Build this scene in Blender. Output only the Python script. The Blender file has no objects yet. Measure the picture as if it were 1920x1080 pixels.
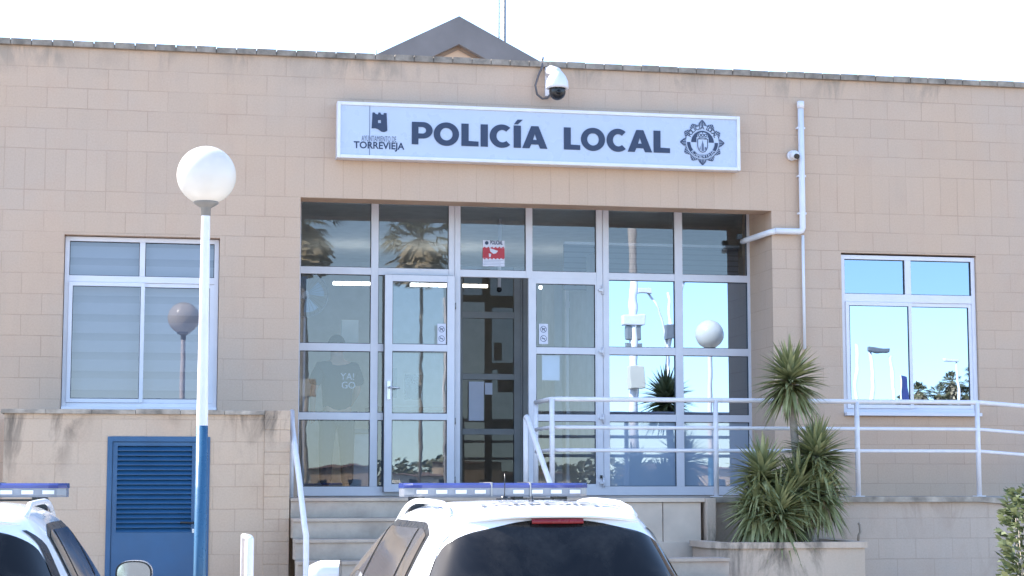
import bpy, bmesh, math, random
from mathutils import Vector, Matrix
from mathutils.bvhtree import BVHTree
from math import sin, cos, pi, radians as R, atan2, sqrt
random.seed(7)
S = bpy.context.scene
COL = S.collection

# ------------------------------------------------------------------ camera
F_PX, DIST, EYE = 3442.0, 18.8, 1.75
PITCH, YAW, ROLL = 0.10602, 0.19008, -0.00048
cf = Vector((sin(YAW)*cos(PITCH), cos(YAW)*cos(PITCH), sin(PITCH)))
cr0 = Vector((cos(YAW), -sin(YAW), 0)); cu0 = cr0.cross(cf)
cr = cos(ROLL)*cr0 + sin(ROLL)*cu0; cu = cos(ROLL)*cu0 - sin(ROLL)*cr0
CAMP = Vector((0, -DIST, EYE))
cd = bpy.data.cameras.new('camera'); cam = bpy.data.objects.new('camera', cd); COL.objects.link(cam)
cam.matrix_world = Matrix(((cr.x, cu.x, -cf.x, CAMP.x), (cr.y, cu.y, -cf.y, CAMP.y), (cr.z, cu.z, -cf.z, CAMP.z), (0, 0, 0, 1)))
cd.sensor_width = 36; cd.lens = F_PX/1920*36; cd.clip_end = 5000; cd.clip_start = 0.1
S.camera = cam
# ------------------------------------------------------------------ world, sun, exposure
SUN_EL, SUN_BEHIND = 43, 34          # degrees: height, and how far behind the facade plane (sun comes from the left)
sd = Vector((-cos(R(SUN_BEHIND))*cos(R(SUN_EL)), sin(R(SUN_BEHIND))*cos(R(SUN_EL)), sin(R(SUN_EL))))
W = bpy.data.worlds.new('World'); S.world = W; W.use_nodes = True
nt = W.node_tree; bg = nt.nodes['Background']
sky = nt.nodes.new('ShaderNodeTexSky'); sky.sky_type = 'NISHITA'; sky.sun_disc = False
sky.sun_elevation = R(SUN_EL); sky.sun_rotation = atan2(sd.x, sd.y)
sky.air_density = 1.0; sky.dust_density = .7; sky.ozone_density = 2.0; sky.altitude = 0
# sample the sky a little above the true horizon: clear coastal air, no yellow band
tc_ = nt.nodes.new('ShaderNodeTexCoord'); va = nt.nodes.new('ShaderNodeVectorMath'); va.operation = 'ADD'; va.inputs[1].default_value = (0, 0, .05)
vn = nt.nodes.new('ShaderNodeVectorMath'); vn.operation = 'NORMALIZE'
nt.links.new(tc_.outputs['Generated'], va.inputs[0]); nt.links.new(va.outputs[0], vn.inputs[0]); nt.links.new(vn.outputs[0], sky.inputs[0])
nt.links.new(sky.outputs[0], bg.inputs[0]); bg.inputs[1].default_value = 0.15
sl = bpy.data.lights.new('sun', 'SUN'); sl.energy = 4.0; sl.angle = R(0.5); sl.color = (1, .955, .88)
so = bpy.data.objects.new('sun', sl); COL.objects.link(so)
so.rotation_euler = sd.to_track_quat('Z', 'Y').to_euler(); so.location = (-20, 10, 30)
S.view_settings.view_transform = 'Standard'; S.view_settings.look = 'None'
S.view_settings.exposure = 2.0; S.view_settings.gamma = 1.0
S.render.engine = 'CYCLES'

# ------------------------------------------------------------------ helpers
def at(u, v, Y=0.0):
    """photo pixel (1920x1080) -> point on the vertical plane y = Y"""
    d = cf*F_PX + cr*(u-960) + cu*(540-v)
    t = (Y - CAMP.y)/d.y
    return CAMP + d*t
def X(u, v=700, Y=0.0): return at(u, v, Y).x
def Z(u, v, Y=0.0): return at(u, v, Y).z
def refl(u, v, Yreal, Yg):
    """point at depth Yreal whose mirror image in the glass plane Yg is seen at (u,v)"""
    p = at(u, v, 2*Yg - Yreal); return Vector((p.x, Yreal, p.z))

class MB:
    def __init__(s): s.v = []; s.f = []; s.sm = []
    def quad(s, a, b, c, d, smooth=False):
        n = len(s.v); s.v += [tuple(a), tuple(b), tuple(c), tuple(d)]; s.f.append((n, n+1, n+2, n+3)); s.sm.append(smooth)
    def poly(s, pts, smooth=False):
        n = len(s.v); s.v += [tuple(p) for p in pts]; s.f.append(tuple(range(n, n+len(pts)))); s.sm.append(smooth)
    def box(s, x0, x1, y0, y1, z0, z1):
        if x0 > x1: x0, x1 = x1, x0
        if y0 > y1: y0, y1 = y1, y0
        if z0 > z1: z0, z1 = z1, z0
        n = len(s.v)
        s.v += [(x0,y0,z0),(x1,y0,z0),(x1,y1,z0),(x0,y1,z0),(x0,y0,z1),(x1,y0,z1),(x1,y1,z1),(x0,y1,z1)]
        for f in ((3,2,1,0),(4,5,6,7),(0,1,5,4),(1,2,6,5),(2,3,7,6),(3,0,4,7)):
            s.f.append(tuple(n+i for i in f)); s.sm.append(False)
        return s
    def grid(s, P, smooth=True, closed=False):
        n = len(s.v); r = len(P); c = len(P[0])
        for row in P: s.v += [tuple(p) for p in row]
        for i in range(r-1):
            for j in range(c if closed else c-1):
                k = (j+1) % c
                s.f.append((n+i*c+j, n+i*c+k, n+(i+1)*c+k, n+(i+1)*c+j)); s.sm.append(smooth)
        return n
    def tube(s, pts, rad, seg=10, cap=True):
        pts = [Vector(p) for p in pts]; rows = []
        if not isinstance(rad, (list, tuple)): rad = [rad]*len(pts)
        up = None
        for i, p in enumerate(pts):
            t = (pts[min(i+1, len(pts)-1)] - pts[max(i-1, 0)]).normalized()
            if up is None:
                up = t.orthogonal().normalized()
            up = (up - t*up.dot(t)).normalized(); w = t.cross(up)
            rows.append([p + (up*cos(2*pi*k/seg) + w*sin(2*pi*k/seg))*rad[i] for k in range(seg)])
        n = s.grid(rows, True, True)
        if cap:
            s.f.append(tuple(n+k for k in reversed(range(seg)))); s.sm.append(False)
            m = n + (len(pts)-1)*seg
            s.f.append(tuple(m+k for k in range(seg))); s.sm.append(False)
        return s
    def sphere(s, c, r, seg=24, rings=14, sc=(1,1,1), a0=0, a1=pi):
        c = Vector(c)
        rows = [[c + Vector((r*sc[0]*sin(a)*cos(b), r*sc[1]*sin(a)*sin(b), r*sc[2]*cos(a)))
                 for b in [2*pi*k/seg for k in range(seg)]] for a in [a0+(a1-a0)*max(i, .02 if a0 == 0 else 0)/rings if i < rings else a1-(.01 if a1 == pi else 0) for i in range(rings+1)]]
        s.grid(rows, True, True); return s
    def xf(s, M, start=0):
        s.v = s.v[:start] + [tuple(M @ Vector(p)) for p in s.v[start:]]; return s
    def build(s, name, m, parent=None, bevel=0, fix=True):
        me = bpy.data.meshes.new(name); me.from_pydata(s.v, [], s.f)
        me.polygons.foreach_set('use_smooth', s.sm)
        if fix or bevel:
            bm = bmesh.new(); bm.from_mesh(me); bmesh.ops.remove_doubles(bm, verts=bm.verts, dist=1e-6)
            bmesh.ops.recalc_face_normals(bm, faces=bm.faces)
            if bevel:
                es = [e for e in bm.edges if len(e.link_faces) == 2 and e.calc_face_angle() > .6]
                bmesh.ops.bevel(bm, geom=es, offset=bevel, segments=2, affect='EDGES', profile=.6)
            bm.to_mesh(me); bm.free()
        o = bpy.data.objects.new(name, me); me.materials.append(m); COL.objects.link(o)
        if parent: o.parent = parent
        return o

def box(name, m, x0, x1, y0, y1, z0, z1, parent=None, bevel=0):
    return MB().box(x0, x1, y0, y1, z0, z1).build(name, m, parent, bevel)
def thing(name, label, cat, loc=(0,0,0), rz=0, group=None):
    o = bpy.data.objects.new(name, None); COL.objects.link(o); o.location = loc; o.rotation_euler.z = rz
    o.empty_display_size = .1
    return tag(o, label, cat, group)
def tag(o, label, cat, group=None):
    o['label'] = label; o['category'] = cat
    if group: o['group'] = group
    return o
def struct(o, kind='structure'): o['kind'] = kind; return o
def to_mesh_obj(tmp, name, m, parent=None):
    dg = bpy.context.evaluated_depsgraph_get(); dg.update()
    me = bpy.data.meshes.new_from_object(tmp.evaluated_get(dg)); d = tmp.data
    bpy.data.objects.remove(tmp)
    me.name = name; me.materials.clear(); me.materials.append(m)
    o = bpy.data.objects.new(name, me); COL.objects.link(o)
    if parent: o.parent = parent
    return o
def text_mesh(body, size, bold=0, ext=.001, align='CENTER', space=1.0):
    c = bpy.data.curves.new('t', 'FONT'); c.body = body; c.size = size; c.offset = bold; c.extrude = ext
    c.align_x = align; c.align_y = 'BOTTOM_BASELINE'; c.space_character = space; c.resolution_u = 4
    return bpy.data.objects.new('t', c)
def text(name, body, size, m, loc, rot=(pi/2,0,0), parent=None, bold=0, ext=.001, width=None, align='CENTER', space=1.0):
    t = text_mesh(body, size, bold, ext, align, space); COL.objects.link(t)
    o = to_mesh_obj(t, name, m, parent)
    o.location = loc; o.rotation_euler = rot
    if width:
        xs = [v.co.x for v in o.data.vertices]; w = max(xs)-min(xs)
        for v in o.data.vertices: v.co.x *= width/w
    return o
def copy_tree(o, parent=None):
    c = o.copy(); COL.objects.link(c)
    if parent: c.parent = parent
    for ch in list(o.children): copy_tree(ch, c)
    return c
def skin(name, verts, edges, radii, m, parent=None, sub=2):
    me = bpy.data.meshes.new(name); me.from_pydata(verts, edges, [])
    o = bpy.data.objects.new(name, me); COL.objects.link(o)
    md = o.modifiers.new('s', 'SKIN'); md.use_smooth_shade = True
    sv = me.skin_vertices[0].data if me.skin_vertices else None
    if sv is None:
        bm = bmesh.new(); bm.from_mesh(me); bm.verts.layers.skin.verify(); bm.to_mesh(me); bm.free(); sv = me.skin_vertices[0].data
    for i, r in enumerate(radii): sv[i].radius = r if isinstance(r, tuple) else (r, r)
    sv[0].use_root = True
    ms = o.modifiers.new('u', 'SUBSURF'); ms.levels = sub; ms.render_levels = sub
    r = to_mesh_obj(o, name, m, parent)
    for p in r.data.polygons: p.use_smooth = True
    return r

# ------------------------------------------------------------------ materials
MATS = {}
class NT:
    def __init__(s, name):
        s.m = bpy.data.materials.new(name); s.m.use_nodes = True; s.t = s.m.node_tree; s.n = s.t.nodes
        s.p = s.n['Principled BSDF']; s.out = s.n['Material Output']
    def add(s, t, **k):
        n = s.n.new(t)
        for a, b in k.items():
            if hasattr(n, a): setattr(n, a, b)
        return n
    def link(s, a, b): s.t.links.new(a, b)
    def val(s, node, i, v):
        if isinstance(v, bpy.types.NodeSocket): s.link(v, node.inputs[i])
        elif v is not None: node.inputs[i].default_value = v
    def math(s, op, a, b=None, c=None, clamp=False):
        n = s.add('ShaderNodeMath', operation=op); n.use_clamp = clamp
        for i, v in enumerate((a, b, c)): s.val(n, i, v)
        return n.outputs[0]
    def coord(s): return s.add('ShaderNodeTexCoord').outputs['Object']
    def mapping(s, vec, loc=(0,0,0), rot=(0,0,0), sc=(1,1,1)):
        n = s.add('ShaderNodeMapping'); s.link(vec, n.inputs[0]); n.inputs[1].default_value = loc; n.inputs[2].default_value = rot; n.inputs[3].default_value = sc
        return n.outputs[0]
    def noise(s, vec, scale, detail=4, rough=.55, w=0):
        n = s.add('ShaderNodeTexNoise'); s.link(vec, n.inputs['Vector']); n.inputs['Scale'].default_value = scale
        n.inputs['Detail'].default_value = detail; n.inputs['Roughness'].default_value = rough; n.inputs['Distortion'].default_value = w
        return n.outputs['Fac']
    def ramp(s, f, stops):
        n = s.add('ShaderNodeValToRGB'); s.link(f, n.inputs[0]); e = n.color_ramp.elements
        while len(e) < len(stops): e.new(.5)
        for i, (p, c) in enumerate(stops): e[i].position = p; e[i].color = (c[0], c[1], c[2], 1) if hasattr(c, '__len__') else (c, c, c, 1)
        return n.outputs[0]
    def mix(s, f, a, b, mode='MIX'):
        n = s.add('ShaderNodeMix'); n.data_type = 'RGBA'; n.blend_type = mode
        for i, v in ((0, f), (6, a), (7, b)):
            if isinstance(v, tuple) and len(v) == 3: v = (*v, 1)
            s.val(n, i, v)
        return n.outputs[2]
    def bump(s, h, strength=.3, dist=.01):
        n = s.add('ShaderNodeBump'); s.link(h, n.inputs['Height']); n.inputs['Strength'].default_value = strength; n.inputs['Distance'].default_value = dist
        s.link(n.outputs[0], s.p.inputs['Normal']); return n.outputs[0]
    def col(s, c):
        s.val(s.p, 'Base Color', (*c, 1) if isinstance(c, tuple) else c)
    def set(s, **k):
        for a, b in k.items(): s.p.inputs[a.replace('_', ' ')].default_value = b
def plain(name, c, rough=.5, metal=0, var=.08, scale=6, bump=0, spec=.5):
    t = NT(name); co = t.coord(); n = t.noise(co, scale)
    lo = tuple(x*(1-var) for x in c); hi = tuple(min(1, x*(1+var)) for x in c)
    t.col(t.ramp(n, [(.3, lo), (.7, hi)]))
    rn = t.ramp(t.noise(co, scale*3), [(.3, max(.03, rough-.07)), (.7, min(1, rough+.07))]); t.link(rn, t.p.inputs['Roughness'])
    t.set(Metallic=metal, Specular_IOR_Level=spec)
    if bump: t.bump(t.noise(co, scale*8), bump, .004)
    return t.m

def block_wall(name, base=(.545,.398,.298), soldier=None, row=.2100, width=.40, stain_z=None, z_off=0, x_off=0, stain=.5, joint=.44, grime=None):
    """painted concrete block wall: courses, faint patchy joints, stains"""
    t = NT(name); co = t.coord()
    sp = t.add('ShaderNodeSeparateXYZ'); t.link(co, sp.inputs[0])
    geo = t.add('ShaderNodeNewGeometry'); sn = t.add('ShaderNodeSeparateXYZ'); t.link(geo.outputs['Normal'], sn.inputs[0])
    side = t.math('GREATER_THAN', t.math('ABSOLUTE', sn.outputs[0]), .7)
    ux = t.math('ADD', t.math('MULTIPLY', sp.outputs[0], t.math('SUBTRACT', 1, side)), t.math('MULTIPLY', sp.outputs[1], side))
    wob = t.math('MULTIPLY', t.math('SUBTRACT', t.noise(co, 3.0, 3), .5), .012)
    cx = t.add('ShaderNodeCombineXYZ')
    t.link(t.math('ADD', t.math('ADD', ux, x_off), wob), cx.inputs[0]); t.link(t.math('ADD', t.math('SUBTRACT', sp.outputs[2], z_off), wob), cx.inputs[1])
    def brick(w, h, off, ms=.0045):
        b = t.add('ShaderNodeTexBrick'); t.link(cx.outputs[0], b.inputs['Vector']); b.offset = off; b.squash = 1
        b.inputs['Scale'].default_value = 1; b.inputs['Brick Width'].default_value = w; b.inputs['Row Height'].default_value = h
        b.inputs['Mortar Size'].default_value = ms; b.inputs['Mortar Smooth'].default_value = .35
        b.inputs['Color1'].default_value = (0,0,0,1); b.inputs['Color2'].default_value = (1,1,1,1); b.inputs['Mortar'].default_value = (.5,.5,.5,1)
        return b.outputs['Color'], b.outputs['Fac']
    c1, f1 = brick(width, row, .5)
    if soldier:
        c2, f2 = brick(.2, 2*row, 0)
        ins = t.math('MULTIPLY', t.math('GREATER_THAN', sp.outputs[2], soldier[0]), t.math('LESS_THAN', sp.outputs[2], soldier[1]))
        c1 = t.mix(ins, c1, c2); f1 = t.add_mix(ins, f1, f2) if False else t.math('ADD', t.math('MULTIPLY', f1, t.math('SUBTRACT', 1, ins)), t.math('MULTIPLY', f2, ins))
    bw = t.add('ShaderNodeRGBToBW'); t.link(c1, bw.inputs[0])
    # colour: per block tone + cloudy paint + grain
    lo = tuple(x*.955 for x in base); hi = tuple(x*1.02 for x in base)
    c = t.mix(bw.outputs[0], lo, hi)
    cloud = t.noise(co, .9, 6, .6)
    c = t.mix(t.ramp(cloud, [(.35, 0), (.7, .55)]), c, (base[0]*.90, base[1]*.97, base[2]*1.06))
    hue = t.noise(co, .55, 4, .6); c = t.mix(t.ramp(hue, [(.42, 0), (.62, .6)]), c, (base[0]*1.04, base[1]*.985, base[2]*.93)); pk = t.noise(co, 2.3, 5, .7); c = t.mix(t.ramp(pk, [(.5, 0), (.72, .45)]), c, (base[0]*.97, base[1]*.90, base[2]*.88))
    st = t.mapping(co, sc=(5, 5, .6)); streak = t.noise(st, 1.6, 5, .6)
    c = t.mix(t.ramp(streak, [(.5, 0), (.85, .25)]), c, (base[0]*.78, base[1]*.8, base[2]*.82))
    gr = t.noise(co, 60, 3); c = t.mix(.10, c, t.ramp(gr, [(.3, .25), (.7, .75)]), 'OVERLAY')
    # joints show only here and there
    vis = t.ramp(t.noise(co, 1.3, 4, .7), [(.40, .22), (.66, 1)])
    jf = t.math('MULTIPLY', f1, vis)
    c = t.mix(t.math('MULTIPLY', jf, joint), c, (base[0]*.56, base[1]*.50, base[2]*.46))
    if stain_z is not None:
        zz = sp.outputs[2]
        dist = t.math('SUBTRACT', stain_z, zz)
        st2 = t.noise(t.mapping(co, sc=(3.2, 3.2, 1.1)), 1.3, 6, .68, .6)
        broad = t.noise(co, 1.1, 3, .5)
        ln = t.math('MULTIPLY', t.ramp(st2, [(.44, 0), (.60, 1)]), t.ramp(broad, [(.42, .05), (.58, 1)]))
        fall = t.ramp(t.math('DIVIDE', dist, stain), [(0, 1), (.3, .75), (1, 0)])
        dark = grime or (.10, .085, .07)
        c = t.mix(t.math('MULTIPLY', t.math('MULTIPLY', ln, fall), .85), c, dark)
    t.col(c); t.set(Roughness=.88, Specular_IOR_Level=.25)
    h = t.math('SUBTRACT', t.math('MULTIPLY', t.noise(co, 45, 5, .7), .25), t.math('MULTIPLY', jf, 1.0))
    t.bump(h, .55, .006)
    return t.m

def glass(name, refl_lo, refl_hi, tint, wav=.00022, rtint=(1,1,1), wscale=2.2):
    """window pane: mirror-like share grows with angle, rest is see-through"""
    t = NT(name); t.n.remove(t.p)
    co = t.coord(); w = t.noise(co, wscale, 2, .4)
    b = t.add('ShaderNodeBump'); t.link(w, b.inputs['Height']); b.inputs['Strength'].default_value = 1; b.inputs['Distance'].default_value = wav
    g = t.add('ShaderNodeBsdfGlossy'); g.inputs['Roughness'].default_value = .004; g.inputs['Color'].default_value = (*rtint, 1); t.link(b.outputs[0], g.inputs['Normal'])
    tr = t.add('ShaderNodeBsdfTransparent'); tr.inputs[0].default_value = (*tint, 1)
    fr = t.add('ShaderNodeFresnel'); fr.inputs[0].default_value = 1.45
    f = t.math('MULTIPLY_ADD', fr.outputs[0], refl_hi, refl_lo, clamp=True)
    mx = t.add('ShaderNodeMixShader'); t.link(f, mx.inputs[0]); t.link(tr.outputs[0], mx.inputs[1]); t.link(g.outputs[0], mx.inputs[2])
    t.link(mx.outputs[0], t.out.inputs[0]); return t.m

M = {}
SOLD = (4.685, 5.103)
M['wall'] = block_wall('painted_block', soldier=SOLD, z_off=SOLD[0], x_off=.165, stain_z=6.16, stain=.33, grime=(.29,.24,.195))
M['boxwall'] = block_wall('painted_block_low', base=(.52,.395,.295), row=.2035, width=.40, z_off=2.33, x_off=.1, stain_z=2.35, stain=.75, joint=.4)
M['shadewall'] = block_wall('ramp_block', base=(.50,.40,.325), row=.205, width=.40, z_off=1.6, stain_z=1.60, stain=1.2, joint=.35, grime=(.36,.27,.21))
M['planter'] = block_wall('planter_render', base=(.58,.46,.36), row=3, width=3, stain_z=1.15, stain=.6, joint=.1, z_off=-1)
M['coping'] = plain('weathered_coping', (.27,.225,.185), .9, var=.35, scale=9, bump=.5)
M['coping2'] = plain('dirty_ledge', (.33,.28,.23), .9, var=.45, scale=7, bump=.5)
M['alu'] = plain('white_aluminium', (.64,.62,.655), .38, var=.03)
M['pvc'] = plain('white_pvc', (.69,.67,.71), .4, var=.03)
M['white'] = plain('white_paint', (.72,.70,.72), .4, var=.05)
M['rail'] = plain('rail_white_paint', (.71,.68,.70), .42, var=.06, scale=12)
M['gasket'] = plain('dark_gasket', (.03,.03,.035), .6)
M['signface'] = plain('sign_acrylic', (.47,.52,.64), .3, var=.02, scale=2)
M['navy'] = plain('navy_vinyl', (.018,.03,.075), .4, var=.04)
M['navy2'] = plain('navy_thin_vinyl', (.10,.12,.19), .4, var=.04)
M['blue'] = plain('blue_painted_steel', (.02,.085,.19), .42, var=.10, scale=3)
M['bluepole'] = plain('blue_pole_paint', (.025,.10,.19), .3, var=.05)
M['bluedark'] = plain('blue_louvre_inside', (.008,.03,.09), .6)
M['steel'] = plain('grey_steel', (.33,.32,.31), .4, .6)
M['black'] = plain('black_plastic', (.012,.012,.014), .3)
M['rubber'] = plain('rubber', (.02,.02,.02), .8)
M['cable'] = plain('grey_cable', (.10,.09,.095), .5)
M['red'] = plain('red_print', (.45,.03,.045), .5)
M['paper'] = plain('white_paper', (.62,.62,.70), .6, var=.03)
M['roofgrey'] = plain('grey_roof_render', (.165,.15,.148), .85, var=.22, scale=1.2, bump=.2)
M['peach'] = plain('peach_render', (.56,.38,.26), .8)
M['conc'] = plain('concrete_floor', (.36,.32,.29), .85, var=.2, scale=3, bump=.2)
M['soil'] = plain('soil', (.10,.07,.05), .95, var=.3, scale=12, bump=.5)
M['carpaint'] = plain('white_car_paint', (.80,.80,.81), .14, var=.01); M['carpaint'].node_tree.nodes['Principled BSDF'].inputs['Coat Weight'].default_value = .6
M['carglass'] = plain('dark_car_glass', (.006,.006,.007), .04, var=.2, scale=2, spec=.28)
t = NT('dusty_dark_glass'); co = t.coord(); n1 = t.noise(co, 2.2, 5, .6, .8); n2 = t.noise(co, 30, 4, .7)
dst = t.math('MULTIPLY', t.ramp(n1, [(.42, 0), (.7, 1)]), t.ramp(n2, [(.3, .4), (.7, 1)]))
t.col(t.mix(t.math('MULTIPLY', dst, .10), (.005,.005,.006), (.30,.27,.24))); t.link(t.math('MULTIPLY_ADD', dst, .22, .04), t.p.inputs['Roughness']); t.set(Specular_IOR_Level=.32); M['rearglass'] = t.m
M['bluelens'] = plain('blue_lens', (.04,.055,.20), .12, var=.15)
M['clearlens'] = plain('clear_lens', (.24,.25,.28), .15, var=.1, scale=14)
M['redlens'] = plain('red_lens', (.19,.006,.015), .25)
M['silver'] = plain('silver', (.6,.6,.62), .25, .7)
M['orange'] = plain('amber_lens', (.6,.2,.02), .25)
M['inwall'] = plain('interior_wall', (.50,.52,.54), .8)
M['inceil'] = plain('interior_ceiling', (.74,.73,.68), .8)
M['infloor'] = plain('interior_floor', (.26,.22,.19), .4)
M['darkframe'] = plain('dark_inner_frame', (.27,.26,.25), .5)
M['wood'] = plain('brown_wood', (.22,.14,.09), .5, var=.2)
M['furn'] = plain('grey_furniture', (.16,.17,.19), .5)
M['shirt'] = plain('black_tshirt', (.03,.033,.045), .85)
M['trouser'] = plain('dark_trousers', (.035,.045,.07), .85)
M['skin'] = plain('skin', (.48,.27,.19), .5)
M['hair'] = plain('dark_hair', (.03,.022,.018), .7)
M['screenpanel'] = plain('pale_blue_board', (.42,.50,.58), .5, var=.05)
M['gl'] = glass('clear_pane', .062, .8, (.78,.86,.94), wav=.0004)
M['glwin'] = glass('window_pane', .085, .9, (.74,.77,.83), rtint=(1,.96,1))
M['mir'] = glass('mirror_film_pane', .78, .3, (.10,.13,.16), wav=.00045, rtint=(.40,.495,.62))
M['mirdim'] = glass('tinted_film_pane', .62, .3, (.15,.19,.24), wav=.0004, rtint=(.31,.41,.54))
M['milky'] = glass('film_pane', .16, .5, (.8,.86,.92))
t_ = M['milky'].node_tree; mxn = [n for n in t_.nodes if n.type == 'MIX_SHADER'][0]; trn = [n for n in t_.nodes if n.type == 'BSDF_TRANSPARENT'][0]
df = t_.nodes.new('ShaderNodeBsdfDiffuse'); df.inputs[0].default_value = (.33,.42,.54,1); m2 = t_.nodes.new('ShaderNodeMixShader'); m2.inputs[0].default_value = .8
t_.links.new(trn.outputs[0], m2.inputs[1]); t_.links.new(df.outputs[0], m2.inputs[2]); t_.links.new(m2.outputs[0], mxn.inputs[1])
M['inglass'] = glass('inner_pane', .01, .5, (.42,.40,.37))
M['cyanroof'] = plain('terracotta_roof', (.20,.13,.095), .8, var=.25, scale=1)
M['housewall'] = plain('house_wall', (.48,.36,.25), .85, var=.2, scale=.3)
M['housewall2'] = plain('pale_house_wall', (.60,.55,.47), .85, var=.15, scale=.3)
M['winblack'] = plain('dark_window', (.03,.035,.045), .15)
M['trunk'] = plain('palm_trunk', (.32,.27,.22), .9, var=.35, scale=6, bump=.6)
M['deadleaf'] = plain('dry_palm_leaf', (.36,.29,.19), .9, var=.3, scale=3)
M['asphalt'] = plain('asphalt', (.10,.098,.095), .9, var=.15, scale=2, bump=.3)
def leafmat(name, a, b, tr=.25):
    t = NT(name); co = t.coord(); g = t.add('ShaderNodeNewGeometry')
    r = t.math('FRACT', t.math('MULTIPLY', g.outputs['Random Per Island'], 7.31)) if 'Random Per Island' in g.outputs else t.noise(co, 9)
    c = t.mix(r, a, b); c = t.mix(t.ramp(t.noise(co, 14), [(.4, 0), (.7, .35)]), c, tuple(x*.7 for x in a))
    t.col(c); t.set(Roughness=.38, Specular_IOR_Level=.5)
    tl = t.add('ShaderNodeBsdfTranslucent'); t.link(c, tl.inputs[0])
    mx = t.add('ShaderNodeMixShader'); mx.inputs[0].default_value = tr; t.link(t.p.outputs[0], mx.inputs[1]); t.link(tl.outputs[0], mx.inputs[2]); t.link(mx.outputs[0], t.out.inputs[0])
    return t.m
M['yucca'] = leafmat('yucca_leaf', (.16,.18,.07), (.48,.47,.23))
M['palm'] = leafmat('palm_leaf', (.12,.125,.06), (.24,.22,.12))
M['bush'] = leafmat('shrub_leaf', (.05,.075,.03), (.22,.25,.13))
# white globe: translucent opal plastic
t = NT('opal_globe'); t.col((.74,.72,.68)); t.set(Roughness=.25)
tl = t.add('ShaderNodeBsdfTranslucent'); tl.inputs[0].default_value = (.7,.66,.6,1)
mx = t.add('ShaderNodeMixShader'); mx.inputs[0].default_value = .35; t.link(t.p.outputs[0], mx.inputs[1]); t.link(tl.outputs[0], mx.inputs[2]); t.link(mx.outputs[0], t.out.inputs[0]); M['opal'] = t.m
t = NT('lit_tube'); t.n.remove(t.p); e = t.add('ShaderNodeEmission'); e.inputs[0].default_value = (1,.95,.85,1); e.inputs[1].default_value = 3.2; t.link(e.outputs[0], t.out.inputs[0]); M['tube'] = t.m
# zebra roller blind
t = NT('zebra_blind'); co = t.coord(); sp = t.add('ShaderNodeSeparateXYZ'); t.link(co, sp.inputs[0])
z1 = t.math('FRACT', t.math('DIVIDE', sp.outputs[2], .192)); s1 = t.ramp(z1, [(0, 0), (.04, 1), (.60, 1), (.64, .35), (.97, .0), (1, 0)])
t.col(t.mix(s1, (.25,.265,.30), (.38,.40,.445))); t.set(Roughness=.9); M['blind'] = t.m
t = NT('grey_slats'); co = t.coord(); sp = t.add('ShaderNodeSeparateXYZ'); t.link(co, sp.inputs[0])
z1 = t.math('FRACT', t.math('DIVIDE', sp.outputs[2], .062)); t.col(t.mix(t.ramp(z1, [(0, 0), (.2, 1), (.8, 1), (1, 0)]), (.07,.08,.10), (.17,.19,.22))); t.set(Roughness=.6); M['slats'] = t.m
# marble steps
t = NT('worn_marble'); co = t.coord(); n1 = t.noise(co, 3, 6, .65); n2 = t.noise(t.mapping(co, sc=(1,1,3)), 1.4, 5)
c = t.ramp(n1, [(.3, (.29,.235,.19)), (.55, (.42,.345,.28)), (.75, (.48,.395,.325))]); c = t.mix(t.ramp(n2, [(.5, 0), (.75, .45)]), c, (.36,.24,.19)); t.col(c); t.set(Roughness=.55); t.bump(n1, .15, .004); M['marble'] = t.m
M['slab'] = plain('beige_stone_slab', (.66,.535,.43), .7, var=.14, scale=2.5, bump=.15)
t = NT('pavement_tiles'); co = t.coord(); b = t.add('ShaderNodeTexBrick'); t.link(co, b.inputs[0]); b.inputs['Scale'].default_value = 1; b.inputs['Brick Width'].default_value = .4; b.inputs['Row Height'].default_value = .4; b.offset = 0
b.inputs['Color1'].default_value = (.36,.29,.23,1); b.inputs['Color2'].default_value = (.40,.325,.26,1); b.inputs['Mortar'].default_value = (.2,.17,.14,1); b.inputs['Mortar Size'].default_value = .006
t.link(b.outputs[0], t.p.inputs['Base Color']); t.set(Roughness=.85); M['pave'] = t.m

# ------------------------------------------------------------------ ground
g = MB(); g.quad((-900,-1500,-.004),(900,-1500,-.004),(900,600,-.004),(-900,600,-.004)); struct(g.build('ground', M['asphalt']))
g = MB(); g.quad((-60,-14.5,.0),(60,-14.5,.0),(60,3,.0),(-60,3,.0)); struct(g.build('pavement', M['pave']))

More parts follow.
